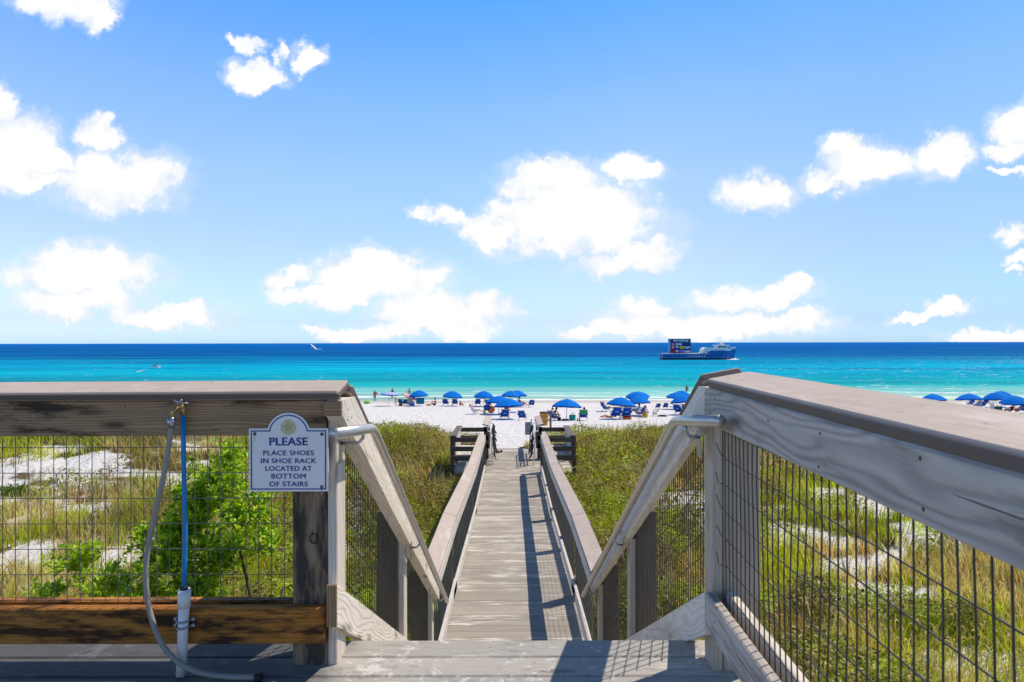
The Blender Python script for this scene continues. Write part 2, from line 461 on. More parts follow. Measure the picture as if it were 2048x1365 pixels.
M['barrel'] = wood('barrel_wood', (0.62, 0.33, 0.06), (0.36, 0.17, 0.03), 0.2, 0.6, knots=False)
M['stakewood'] = wood('stake_wood', (0.27, 0.16, 0.08), (0.14, 0.08, 0.04), 0.2, 0.6, knots=False)
M['bark'] = painted('bark', (0.10, 0.075, 0.05), 0.35, 0.9, 40, 0.5)

def leaf_mat(name, trans=0.35, rough=0.55, spec=0.25):
    m, nt, b = new_mat(name)
    t = NT(nt)
    a = t.n('ShaderNodeAttribute', attribute_name='col')
    t.l(a.outputs['Color'], b.inputs['Base Color'])
    b.inputs['Roughness'].default_value = rough
    b.inputs['Specular IOR Level'].default_value = spec
    tr = t.n('ShaderNodeBsdfTranslucent')
    t.l(t.mix(1.0, a.outputs['Color'], (1.15, 1.1, 0.6), 'MULTIPLY'), tr.inputs[0])
    mx = t.n('ShaderNodeMixShader')
    mx.inputs[0].default_value = trans
    out = [n for n in nt.nodes if n.type == 'OUTPUT_MATERIAL'][0]
    t.l(b.outputs[0], mx.inputs[1]); t.l(tr.outputs[0], mx.inputs[2]); t.l(mx.outputs[0], out.inputs[0])
    return m
M['grass'] = leaf_mat('grass_blades', 0.5)
M['leaf'] = leaf_mat('shrub_leaves', 0.5, 0.4, 0.4)

def sand_mat():
    m, nt, b = new_mat('white_sand')
    t = NT(nt)
    c = t.coords()
    n1 = t.noise(c, 1.4, 8, 0.7)
    n2 = t.noise(c, 9.0, 5, 0.65)
    n3 = t.noise(c, 0.12, 3, 0.5)
    n4 = t.noise(t.coords(scale=(2.2, 1.1, 1)), 1.0, 3, 0.5, 1.0)
    f = t.math('ADD', t.math('MULTIPLY', n1, 0.5), t.math('MULTIPLY', n2, 0.5))
    cs = t.ramp(f, [(0.34, (0.58, 0.55, 0.51)), (0.48, (0.74, 0.72, 0.685)), (0.66, (0.82, 0.80, 0.77))])
    # wet sand along the water line
    g = t.n('ShaderNodeNewGeometry')
    sp = t.n('ShaderNodeSeparateXYZ')
    t.l(g.outputs['Position'], sp.inputs[0])
    edge = t.math('ADD', sp.outputs[1], t.math('MULTIPLY', t.math('SUBTRACT', n3, 0.5), 9.0))
    wet = t.n('ShaderNodeMapRange', interpolation_type='SMOOTHSTEP')
    t.l(edge, wet.inputs['Value'])
    wet.inputs['From Min'].default_value = 70.0
    wet.inputs['From Max'].default_value = 77.0
    cs = t.mix(wet.outputs[0], cs, (0.55, 0.51, 0.45))
    # leaf litter under the dune plants, where they grow
    cov = t.n('ShaderNodeAttribute', attribute_name='cover')
    lit = t.math('ADD', cov.outputs['Fac'], t.math('MULTIPLY', t.math('SUBTRACT', t.math('ADD', t.math('MULTIPLY', n2, 0.6), t.math('MULTIPLY', n1, 0.4)), 0.5), 2.4))
    n5 = t.noise(c, 30.0, 4, 0.7)
    cs = t.mix(t.ramp(lit, [(0.35, 0.0), (0.75, 1.0)]), cs, t.ramp(n5, [(0.3, (0.05, 0.042, 0.02)), (0.55, (0.17, 0.13, 0.065)), (0.75, (0.36, 0.30, 0.18))]))
    t.l(cs, b.inputs['Base Color'])
    b.inputs['Roughness'].default_value = 0.95
    b.inputs['Specular IOR Level'].default_value = 0.1
    hh = t.math('ADD', t.math('MULTIPLY', n4, 1.0), t.math('MULTIPLY', n2, 0.35))
    t.l(t.bump(hh, 0.8, 0.26), b.inputs['Normal'])
    return m
M['sand'] = sand_mat()

def sea_mat():
    m, nt, b = new_mat('sea_water')
    t = NT(nt)
    g = t.n('ShaderNodeNewGeometry')
    sp = t.n('ShaderNodeSeparateXYZ')
    t.l(g.outputs['Position'], sp.inputs[0])
    big = t.noise(t.coords(scale=(0.004, 0.012, 1)), 1.0, 4, 0.55)
    mid = t.noise(t.coords(scale=(0.02, 0.09, 1)), 1.0, 5, 0.6)
    # depth grows with the way out: compress it with a logarithm
    yy = t.math('MULTIPLY', sp.outputs[1], t.math('ADD', 1.0, t.math('ADD', t.math('MULTIPLY', t.math('SUBTRACT', big, 0.5), 0.22), t.math('MULTIPLY', t.math('SUBTRACT', mid, 0.5), 0.10))))
    lg = t.math('LOGARITHM', t.math('DIVIDE', yy, 76.0), math.e)
    f = t.math('DIVIDE', lg, 4.0)
    cs = t.ramp(f, [(0.0, (0.46, 0.56, 0.48)), (0.028, (0.30, 0.53, 0.46)), (0.056, (0.15, 0.46, 0.45)), (0.080, (0.11, 0.44, 0.45)), (0.090, (0.01, 0.37, 0.40)), (0.166, (0.0, 0.31, 0.45)),
                    (0.229, (0.0, 0.36, 0.55)), (0.30, (0.0, 0.28, 0.49)), (0.35, (0.0, 0.17, 0.37)), (0.41, (0.0, 0.12, 0.34)), (0.54, (0.0, 0.105, 0.345)), (0.85, (0.0, 0.12, 0.42)), (1.0, (0.0, 0.14, 0.46))])
    # darker and lighter wavelets
    wv = t.noise(t.coords(scale=(0.005, 0.028, 1)), 1.0, 13, 0.74)
    cs = t.mix(0.8, cs, t.ramp(wv, [(0.40, (0.35, 0.50, 0.62)), (0.5, (1, 1, 1)), (0.61, (1.6, 1.36, 1.22))]), 'MULTIPLY')
    # foam line on the shore; scattered white specks paint crests and sun glints
    fo = t.noise(t.coords(scale=(0.035, 0.12, 1)), 1.0, 5, 0.6)
    ln = t.math('ADD', sp.outputs[1], t.math('MULTIPLY', t.math('SUBTRACT', fo, 0.5), 14.0))
    def band(c0, w):
        return t.math('SUBTRACT', 1.0, t.math('DIVIDE', t.math('ABSOLUTE', t.math('SUBTRACT', ln, c0)), w), clamp=True)
    det = t.noise(t.coords(scale=(0.25, 0.9, 1)), 1.0, 5, 0.7)
    fm = t.math('MAXIMUM', t.math('MULTIPLY', band(79.8, 2.2), 1.4), t.math('MULTIPLY', band(85.5, 1.5), 0.9))
    fm = t.math('MAXIMUM', fm, t.math('MULTIPLY', band(94.0, 1.2), 0.62))
    fm = t.ramp(t.math('ADD', fm, t.math('MULTIPLY', t.math('SUBTRACT', det, 0.5), 0.9)), [(0.35, 0.0), (0.62, 1.0)])
    cap = t.noise(t.coords(scale=(0.28, 0.55, 1)), 1.0, 6, 0.75)
    capb = t.noise(t.coords(scale=(0.012, 0.03, 1)), 1.0, 2, 0.5)
    side = t.n('ShaderNodeMapRange')  # more specks towards the sun side, as painted glitter
    t.l(t.math('DIVIDE', sp.outputs[0], sp.outputs[1]), side.inputs['Value'])
    side.inputs['From Min'].default_value = 0.1
    side.inputs['From Max'].default_value = 0.8
    side.inputs['To Max'].default_value = 0.055
    cap_glint = t.ramp(t.math('ADD', t.math('ADD', cap, t.math('MULTIPLY', t.math('SUBTRACT', capb, 0.5), 0.16)), side.outputs[0]), [(0.655, 0.0), (0.69, 1.0)])
    near = t.n('ShaderNodeMapRange')
    t.l(sp.outputs[1], near.inputs['Value'])
    near.inputs['From Min'].default_value = 400.0
    near.inputs['From Max'].default_value = 200.0
    cap_glint = t.math('MULTIPLY', cap_glint, near.outputs[0])
    cs = t.mix(t.math('MAXIMUM', fm, cap_glint), cs, (0.84, 0.86, 0.86))
    nb = t.bump(t.noise(t.coords(scale=(0.35, 0.9, 1)), 1.0, 5, 0.6), 0.35, 0.6)
    nt.nodes.remove(b)
    df = t.n('ShaderNodeBsdfDiffuse')
    t.l(cs, df.inputs[0]); t.l(nb, df.inputs['Normal'])
    gl = t.n('ShaderNodeBsdfGlossy')
    gl.inputs['Roughness'].default_value = 0.28
    t.l(nb, gl.inputs['Normal'])
    mx = t.n('ShaderNodeMixShader')
    mx.inputs[0].default_value = 0.02
    out = [n for n in nt.nodes if n.type == 'OUTPUT_MATERIAL'][0]
    t.l(df.outputs[0], mx.inputs[1]); t.l(gl.outputs[0], mx.inputs[2]); t.l(mx.outputs[0], out.inputs[0])
    return m
M['sea'] = sea_mat()

# ------------------------------------------------------------------ building helpers
class MB:
    """collects geometry (with grain coordinates) and links it as one mesh object"""
    def __init__(s):
        s.v, s.f, s.gc, s.tint, s.smooth, s.edge = [], [], [], [], [], []
    def add(s, verts, faces, gc=None, tint=None, smooth=False, edge=None):
        o = len(s.v)
        s.v += [tuple(p) for p in verts]
        s.f += [tuple(i + o for i in f) for f in faces]
        s.gc += [tuple(g) for g in (gc if gc is not None else verts)]
        tt = random.random() if tint is None else tint
        s.tint += [tt] * len(verts)
        s.smooth += [smooth] * len(faces)
        s.edge += edge if edge is not None else [0.0] * len(verts)
        return s
    def board(s, p0, p1, w, t, side=None, ch=0.004, tint=None):
        """a sawn board from p0 to p1 (centre line), w along 'side', t across, with eased edges"""
        p0, p1 = Vector(p0), Vector(p1)
        L = (p1 - p0)
        ln = L.length
        d = L / ln
        side = Vector(side) if side is not None else Vector((0, 0, 1))
        sv = (side - d * side.dot(d)).normalized()
        tv = d.cross(sv)
        hw, ht = w / 2, t / 2
        c = min(ch, hw * 0.5, ht * 0.5)
        prof = [(hw - c, -ht), (hw, -ht + c), (hw, ht - c), (hw - c, ht), (-hw + c, ht), (-hw, ht - c), (-hw, -ht + c), (-hw + c, -ht)]
        ox, oy, oz = random.random() * 50, random.random() * 7, random.random() * 7
        V, G = [], []
        for k, (q, e) in enumerate(((p0, 1), (p0 + d * c, 0), (p1 - d * c, 0), (p1, 1))):
            for (a, b) in prof:
                sc = 1.0
                aa, bb = a, b
                if e:
                    aa = math.copysign(max(abs(a) - c, 0.0005), a); bb = math.copysign(max(abs(b) - c, 0.0005), b)
                V.append(q + sv * aa + tv * bb)
                G.append((ox + (q - p0).dot(d), oy + a, oz + b))
        Fc = []
        for k in range(3):
            for i in range(8):
                j = (i + 1) % 8
                Fc.append((k * 8 + i, k * 8 + j, k * 8 + 8 + j, k * 8 + 8 + i))
        Fc.append(tuple(range(7, -1, -1)))
        Fc.append(tuple(range(24, 32)))
        return s.add(V, Fc, G, tint, False, [1.0 if (k in (0, 3) or i in (1, 2, 5, 6)) else 0.0 for k in range(4) for i in range(8)])
    def box(s, x0, x1, y0, y1, z0, z1, ch=0.004, tint=None):
        """axis aligned board whose grain runs along its longest edge"""
        dx, dy, dz = x1 - x0, y1 - y0, z1 - z0
        cx, cy, cz = (x0 + x1) / 2, (y0 + y1) / 2, (z0 + z1) / 2
        m = max(dx, dy, dz)
        if m == dx:
            return s.board((x0, cy, cz), (x1, cy, cz), dz, dy, (0, 0, 1), ch, tint)
        if m == dy:
            return s.board((cx, y0, cz), (cx, y1, cz), dz, dx, (0, 0, 1), ch, tint)
        return s.board((cx, cy, z0), (cx, cy, z1), dx, dy, (1, 0, 0), ch, tint)
    def prism(s, pts, axis, a0, a1, gdir=(1, 0), tint=None):
        """polygon pts in the plane across axis ('X','Y','Z'), extruded from a0 to a1; gdir = grain direction in that plane"""
        def mk(u, v, a):
            return {'X': (a, u, v), 'Y': (u, a, v), 'Z': (u, v, a)}[axis]
        n = len(pts)
        gx, gy = gdir
        gl = math.hypot(gx, gy)
        gx, gy = gx / gl, gy / gl
        ox, oy, oz = random.random() * 50, random.random() * 7, random.random() * 7
        V, G = [], []
        for a in (a0, a1):
            for (u, v) in pts:
                V.append(mk(u, v, a))
                G.append((ox + u * gx + v * gy, oy - u * gy + v * gx, oz + a))
        area = sum(pts[i][0] * pts[(i + 1) % n][1] - pts[(i + 1) % n][0] * pts[i][1] for i in range(n))
        sg = 1 if area > 0 else -1
        if axis == 'Y':
            sg = -sg
        if a1 < a0:
            sg = -sg
        idx = list(range(n))
        Fc = [tuple(idx[::-1]) if sg > 0 else tuple(idx), tuple(i + n for i in (idx if sg > 0 else idx[::-1]))]
        for i in range(n):
            j = (i + 1) % n
            Fc.append((i, j, j + n, i + n) if sg > 0 else (j, i, i + n, j + n))
        return s.add(V, Fc, G, tint)
    def tube(s, pts, r, n=8, caps=True, smooth=True, tint=None):
        pts = [Vector(p) for p in pts]
        rs = r if isinstance(r, (list, tuple)) else [r] * len(pts)
        V, Fc = [], []
        up = None
        for i, p in enumerate(pts):
            a = pts[max(i - 1, 0)]
            b = pts[min(i + 1, len(pts) - 1)]
            d = (b - a).normalized()
            if up is None:
                up = Vector((0, 0, 1)) if abs(d.z) < 0.9 else Vector((1, 0, 0))
            e1 = (up - d * up.dot(d)).normalized()
            up = e1
            e2 = d.cross(e1)
            for k in range(n):
                an = 2 * math.pi * (k + 0.5) / n
                V.append(p + (e1 * math.cos(an) + e2 * math.sin(an)) * rs[i])
        for i in range(len(pts) - 1):
            for k in range(n):
                j = (k + 1) % n
                Fc.append((i * n + k, i * n + j, (i + 1) * n + j, (i + 1) * n + k))
        if caps:
            Fc.append(tuple(range(n - 1, -1, -1)))
            Fc.append(tuple((len(pts) - 1) * n + k for k in range(n)))
        return s.add(V, Fc, None, tint, smooth)
    def lathe(s, prof, c=(0, 0, 0), n=24, smooth=True, squash=(1, 1)):
        V, Fc = [], []
        for (r, z) in prof:
            for k in range(n):
                an = 2 * math.pi * k / n
                V.append((c[0] + r * math.cos(an) * squash[0], c[1] + r * math.sin(an) * squash[1], c[2] + z))
        for i in range(len(prof) - 1):
            for k in range(n):
                j = (k + 1) % n
                Fc.append((i * n + k, i * n + j, (i + 1) * n + j, (i + 1) * n + k))
        if prof[0][0] > 1e-4:
            Fc.append(tuple(range(n - 1, -1, -1)))
        if prof[-1][0] > 1e-4:
            Fc.append(tuple((len(prof) - 1) * n + k for k in range(n)))
        return s.add(V, Fc, None, None, smooth)
    def sphere(s, c, r, n=10, m=7, sc=(1, 1, 1)):
        prof = [(max(1e-5, math.sin(math.pi * i / m)) * r, -math.cos(math.pi * i / m) * r) for i in range(m + 1)]
        V, Fc = [], []
        for (rr, z) in prof:
            for k in range(n):
                an = 2 * math.pi * k / n
                V.append((c[0] + rr * math.cos(an) * sc[0], c[1] + rr * math.sin(an) * sc[1], c[2] + z * sc[2]))
        for i in range(m):
            for k in range(n):
                j = (k + 1) % n
                Fc.append((i * n + k, i * n + j, (i + 1) * n + j, (i + 1) * n + k))
        return s.add(V, Fc, None, None, True)
    def build(s, name, mat, parent=None):
        me = bpy.data.meshes.new(name)
        off = Vector((0, 0, 0))
        if parent is not None and s_world.get(parent.name) is not None:
            off = s_world[parent.name]
        me.from_pydata([tuple(Vector(p) - off) for p in s.v], [], s.f)
        a = me.attributes.new('gc', 'FLOAT_VECTOR', 'POINT')
        a.data.foreach_set('vector', np.array(s.gc, dtype=np.float32).ravel())
        a = me.attributes.new('tint', 'FLOAT', 'POINT')
        a.data.foreach_set('value', np.array(s.tint, dtype=np.float32))
        a = me.attributes.new('edge', 'FLOAT', 'POINT')
        a.data.foreach_set('value', np.array(s.edge, dtype=np.float32))
        me.polygons.foreach_set('use_smooth', np.array(s.smooth, dtype=bool))
        me.materials.append(M[mat] if isinstance(mat, str) else mat)
        me.update()
        return link(name, me, parent)

s_world = {}        # base of every thing that is built in world coordinates

def link(name, me, parent=None):
    o = bpy.data.objects.new(name, me)
    col.objects.link(o)
    if parent is not None:
        o.parent = parent
    return o

def tag(o, label=None, cat=None, group=None, kind=None):
    if label: o['label'] = label
    if cat: o['category'] = cat
    if group: o['group'] = group
    if kind: o['kind'] = kind
    return o

def thing(name, label, cat, base=(0, 0, 0), group=None, local=False):
    """an Empty at the thing's base; parts are given in world coordinates unless local"""
    o = bpy.data.objects.new(name, None)
    o.empty_display_size = 0.1
    col.objects.link(o)
    o.location = base
    if not local:
        s_world[o.name] = Vector(base)
    else:
        s_world[o.name] = None
    return tag(o, label, cat, group)

def sub_of(o, parent):
    """parts of parts share the base of the thing"""
    s_world[o.name] = s_world.get(parent.name)
    return o

def copy_tree(o, parent=None):
    c = o.copy()
    col.objects.link(c)
    if parent is not None:
        c.parent = parent
    for ch in list(o.children):
        copy_tree(ch, c)
    return c

def text_mesh(name, body, size, mat, parent, loc, align='CENTER', bold=0.0, extrude=0.0006, space=1.0, xs=1.0, shear=0.0):
    """letters as flat raised mesh, upright, facing -Y, in the parent's world base"""
    cu = bpy.data.curves.new(name, 'FONT')
    cu.body = body
    cu.size = size
    cu.align_x = align
    cu.extrude = extrude
    cu.offset = bold
    cu.space_character = space
    cu.shear = shear
    cu.resolution_u = 4
    tmp = bpy.data.objects.new('tmp_text', cu)
    col.objects.link(tmp)
    dg = bpy.context.evaluated_depsgraph_get()
    me = bpy.data.meshes.new_from_object(tmp.evaluated_get(dg))
    bpy.data.objects.remove(tmp)
    me.transform(Matrix.Diagonal((xs, 1, 1, 1)))
    me.transform(Matrix.Rotation(R(90), 4, 'X'))
    off = s_world.get(parent.name) or Vector((0, 0, 0))
    me.transform(Matrix.Translation(Vector(loc) - off))
    me.name = name
    me.materials.clear()
    me.materials.append(M[mat])
    return link(name, me, parent)

def noise2(x, y, seed=0):
    """smooth value noise, 0..1"""
    xi, yi = np.floor(x).astype(np.int64), np.floor(y).astype(np.int64)
    fx, fy = x - xi, y - yi
    fx, fy = fx * fx * (3 - 2 * fx), fy * fy * (3 - 2 * fy)
    def h(a, b):
        n = (a * 374761393 + b * 668265263 + seed * 974634777) & 0xFFFFFFFF
        n = ((n ^ (n >> 13)) * 1274126177) & 0xFFFFFFFF
        return ((n ^ (n >> 16)) & 0xFFFF) / 65535.0
    return (h(xi, yi) * (1 - fx) + h(xi + 1, yi) * fx) * (1 - fy) + (h(xi, yi + 1) * (1 - fx) + h(xi + 1, yi + 1) * fx) * fy

def fbm(x, y, seed=0, o=4):
    r, a, tot = 0, 1.0, 0
    for k in range(o):
        r = r + a * noise2(x * 2 ** k, y * 2 ** k, seed + k)
        tot += a
        a *= 0.55
    return r / tot

SEA_Z = EYE - 7.6
CX = 0.023                      # centre line of the walkway

BY = np.array([-80, 0, 4, 12, 16, 20.2, 23, 28, 36, 47.6, 66, 80, 95, 130, 300, 70000])
BZ = np.array([-2.6, -2.6, -2.6, -2.48, -2.42, -2.23, -2.47, -2.95, -3.65, -4.7, -5.5, -6.27, -7.0, -8.5, -16, -40])

def ground_z(x, y):
    x = np.asarray(x, dtype=float)
    y = np.asarray(y, dtype=float)
    z = np.interp(y, BY, BZ)
    side = np.clip((np.abs(x - CX) - 1.25) / 2.2, 0, 1)
    side = side * side * (3 - 2 * side)
    dune = np.exp(-((y - 21.0) / 3.6) ** 2) * 0.42 + np.exp(-((y - 12.0) / 4.0) ** 2) * 0.12
    inland = np.clip((30 - y) / 6, 0, 1)
    left = np.clip((-x - 2) / 12, 0, 1)
    z = z + side * inland * (dune + (fbm(x * 0.35 + 5, y * 0.35, 3, 3) - 0.5) * 0.5 + (0.10 * np.sin(x * 0.8) * np.exp(-((y - 19) / 5.0) ** 2)))
    z = z + side * left * np.exp(-((y - 21.5) / 3.0) ** 2) * 0.12
    beach = np.clip((y - 20) / 8, 0, 1) * np.clip((82 - y) / 6, 0, 1)
    z = z + beach * ((fbm(x * 0.5, y * 0.8, 9, 3) - 0.5) * 0.10)
    return z

def gz(x, y):
    return float(ground_z(np.array([x]), np.array([y]))[0])

def spot(px, py):
    """the point of the beach that shows at this pixel of a 2048 px wide picture"""
    k = (py - 686 + (px - 1024) * 0.00192) / F
    lo, hi = 19.6, 110.0
    f = lambda y: EYE - (float(np.interp(y, BY, BZ))) - k * y
    # the beach is seen from above: first crossing from near to far
    ys = np.linspace(lo, hi, 1200)
    v = EYE - np.interp(ys, BY, BZ) - k * ys
    i = np.where(v <= 0)[0]
    y = ys[i[0]] if len(i) else hi
    x = (px - 1024) / F * y
    return Vector((x, y, gz(x, y)))

def end_line(x):
    """where the plants stop towards the beach"""
    return 24.3 + 1.3 * (fbm(x * 0.35, x * 0 + 2.0, 21, 3) - 0.5) * 2 + np.clip((np.abs(x) - 3) * 0.25, 0, 2.0)

def bare(x, y):
    """0..1 share of open sand"""
    f = 0.45 * fbm(x * 0.42 + 3.3, y * 0.50, 31, 4) + 0.55 * fbm(x * 1.3 - 2, y * 2.0, 37, 4)
    thr = np.interp(y, [4, 9, 16, 20, 24], [0.60, 0.56, 0.58, 0.70, 0.78])
    thr = thr - 0.065 * np.clip((-x - 2.6) / 1.5, 0, 1) * np.clip((y - 8.5) / 2, 0, 1) * np.clip((20.5 - y) / 2.5, 0, 1)
    thr = thr - 0.10 * np.clip((x - 2.3) / 1.5, 0, 1) * np.clip((y - 4.5) / 1.5, 0, 1) * np.clip((17 - y) / 3, 0, 1)
    nearwalk = np.clip((np.abs(x - CX) - 1.0) / 2.5, 0, 1)
    thr = thr + (1 - nearwalk) * np.interp(y, [4, 8, 12], [0.04, 0.10, 0.25])
    return np.clip((f - thr) / 0.09 + 0.5, 0, 1)


# ------------------------------------------------------------------ ground, sea
def build_ground():
    xs = np.concatenate([-np.geomspace(4000, 30, 26), np.linspace(-28, 28, 225), np.geomspace(30, 4000, 26)])
    ys = np.concatenate([np.linspace(-80, 1, 20), np.linspace(2, 30, 150), np.linspace(30.5, 100, 130), np.geomspace(104, 30000, 30)])
    X, Y = np.meshgrid(xs, ys)
    Z = ground_z(X, Y)
    nx, ny = len(xs), len(ys)
    me = bpy.data.meshes.new('ground')
    v = np.stack([X.ravel(), Y.ravel(), Z.ravel()], 1)
    i = np.arange(nx * ny).reshape(ny, nx)
    q = np.stack([i[:-1, :-1].ravel(), i[:-1, 1:].ravel(), i[1:, 1:].ravel(), i[1:, :-1].ravel()], 1)
    fast_mesh(me, v, q)
    me.polygons.foreach_set('use_smooth', np.ones(len(q), dtype=bool))
    cv = me.attributes.new('cover', 'FLOAT', 'POINT')
    g = (1 - bare(X, Y)) * np.clip((end_line(X) + 0.3 - Y) / 1.2, 0, 1) * np.clip((np.abs(X - CX) - 0.9) / 0.5, 0, 1)
    cv.data.foreach_set('value', g.ravel().astype(np.float32))
    me.materials.append(M['sand'])
    tag(link('ground', me), kind='structure')

def fast_mesh(me, v, faces):
    """faces: array (n, k) of vertex indices, all with k corners"""
    n, k = faces.shape
    me.vertices.add(len(v))
    me.vertices.foreach_set('co', np.asarray(v, dtype=np.float32).ravel())
    me.loops.add(n * k)
    me.loops.foreach_set('vertex_index', faces.astype(np.int32).ravel())
    me.polygons.add(n)
    me.polygons.foreach_set('loop_start', np.arange(0, n * k, k, dtype=np.int32))
    me.update(calc_edges=True)
build_ground()

def build_sea():
    ys = [77.0, 90, 110, 140, 200, 300, 500, 900, 2000, 5000, 12000, 40000]
    xs = [-45000, -8000, -1500, -400, -100, 0, 100, 400, 1500, 8000, 45000]
    b = MB()
    V = [(x, y, SEA_Z) for y in ys for x in xs]
    n = len(xs)
    Fc = [(j * n + i, j * n + i + 1, (j + 1) * n + i + 1, (j + 1) * n + i) for j in range(len(ys) - 1) for i in range(n - 1)]
    b.add(V, Fc, None, 0.5, True)
    tag(b.build('water', 'sea'), kind='structure')
build_sea()

# ------------------------------------------------------------------ upper deck and stairs
def build_deck():
    b = MB()
    y = 2.675
    k = 0
    while y > -3.2:
        x1 = 0.95
        b.board((-4.2, y - 0.07, -0.019), (x1, y - 0.07, -0.019), 0.14, 0.038, (0, 1, 0), 0.006)
        y -= 0.146
        k += 1
    for x in (-3.8, -3.2, -2.6, -2.0, -1.4, -0.8, -0.2, 0.4, 0.85):
        b.box(x, x + 0.04, -3.1, 2.62, -0.24, -0.041)
    b.box(-4.2, 0.95, 2.622, 2.66, -0.24, -0.041)
    for x in (-3.6, -1.6, 0.3):
        b.box(x, x + 0.14, 2.0, 2.14, -2.9, -0.245)
        b.box(x, x + 0.14, -2.6, -2.46, -2.9, -0.245)
    tag(b.build('deck', 'deck'), kind='structure')
build_deck()

SL, SR = 0.648, 0.605            # fall of the left and right stair rails
def build_stairs():
    t = thing('wooden_stairs', 'grey painted plank stairs dropping from the upper deck to the walkway', 'stairs', (CX, 2.675, -1.8))
    for k in range(1, 10):
        z = -0.186 * k
        y = 2.675 + 0.285 * (k - 1)
        b = MB()
        b.board((-0.70, y + 0.075, z - 0.019), (0.75, y + 0.075, z - 0.019), 0.14, 0.038, (0, 1, 0))
        b.board((-0.70, y + 0.221, z - 0.019), (0.75, y + 0.221, z - 0.019), 0.14, 0.038, (0, 1, 0))
        b.build('tread', 'deck', t)
    for x in (-0.64, 0.65):
        b = MB()
        b.prism([(2.68, -0.28), (2.68, -0.5), (5.25, -2.15), (5.25, -1.92)], 'X', x, x + 0.04, (1, -0.64))
        b.build('stringer', 'post_light', t)
build_stairs()

# ------------------------------------------------------------------ walkway
def zw(y):
    return float(np.interp(y, [5.2, 7.8, 12.2, 21], [-1.86, -1.91, -2.16, -2.17]))

def zc(y):
    """inner top edge of the walkway cap"""
    return float(np.interp(y, [5.2, 7.8, 12.2, 21], [-0.905, -0.905, -1.15, -1.155]))

def build_walk():
    b = MB()
    y = 5.22
    while y < 20.1:
        z = zw(y + 0.07)
        z2 = zw(y + 0.14)
        hw = 0.80
        p = Vector((0, y + 0.07, z - 0.016))
        sd = Vector((0, 0.14, zw(y + 0.14) - zw(y)))
        dz = random.uniform(-0.0015, 0.0015)
        b.board((CX - hw, p.y, p.z + dz), (CX + hw, p.y, p.z + dz), 0.1375, 0.032, sd, 0.004)
        y += 0.1405
    for (a, c) in ((5.2, 7.8), (7.8, 12.2), (12.2, 20.15)):
        for x in (-0.66, 0, 0.66):
            b.board((CX + x, a, zw(a) - 0.13), (CX + x, c, zw(c) - 0.13), 0.19, 0.045, (0, 0, 1))
    tag(b.build('walkway', 'walk'), kind='structure')
build_walk()

# ------------------------------------------------------------------ wire mesh panels
def wire_panel(name, mat, parent, A, B, z0a, z1a, z0b, z1b, step=0.052, row=0.103, r=0.0017, first_row=None, wobble=0.0, normal=None):
    """welded wire between the upright through A=(x,y) and that through B; the cross wires follow the slope"""
    b = MB()
    A, B = Vector((A[0], A[1], 0)), Vector((B[0], B[1], 0))
    L = (B - A).length
    n = max(2, int(L / step))
    nr = Vector((-(B - A).y, (B - A).x, 0)).normalized()
    def bow(u, v):
        return nr * (wobble * (math.sin(u * 5.1 + v * 4) + 0.6 * math.sin(u * 11 + 1 + v * 7)))
    for k in range(n + 1):
        f = (k + 0.5) * step / L
        if f > 1:
            break
        p = A.lerp(B, f)
        za, zb = z0a + (z0b - z0a) * f, z1a + (z1b - z1a) * f
        pts = [p + bow(f * L, q) + Vector((0, 0, za + (zb - za) * q)) for q in ((0, 1) if wobble == 0 else (0, 0.25, 0.5, 0.75, 1))]
        b.tube(pts, r, 5, False)
    h = max(z1a - z0a, z1b - z0b)
    m = int(h / row)
    for k in range(m + 1):
        dz = (first_row if first_row is not None else row * 0.4) + k * row
        pts = []
        ns = 1 if wobble == 0 else 8
        for q in range(ns + 1):
            f = q / ns
            p = A.lerp(B, f)
            z = z1a + (z1b - z1a) * f - dz
            if z < z0a + (z0b - z0a) * f + 0.004:
                continue
            pts.append(p + bow(f * L, 1 - dz / h) + nr * (2 * r) + Vector((0, 0, z)))
        if len(pts) >= 2:
            b.tube(pts, r, 5, False)
    return b.build(name, mat, parent)

def sloped_cap(b, y0, y1, z0, z1, xi, s, w=0.172, t=0.036, tilt=13.0):
    """a cap board: inner top edge at x=xi, leaning up to the outside (s = side)"""
    c, q = math.cos(R(tilt)), math.sin(R(tilt))
    sd = Vector((s * c, 0, q))
    d = Vector((0, y1 - y0, z1 - z0)).normalized()
    nrm = d.cross(sd)
    if nrm.z < 0:
        nrm = -nrm
    off = sd * (w / 2) - nrm * (t / 2)
    b.board(Vector((xi, y0, z0)) + off, Vector((xi, y1, z1)) + off, w, t, sd, 0.007)

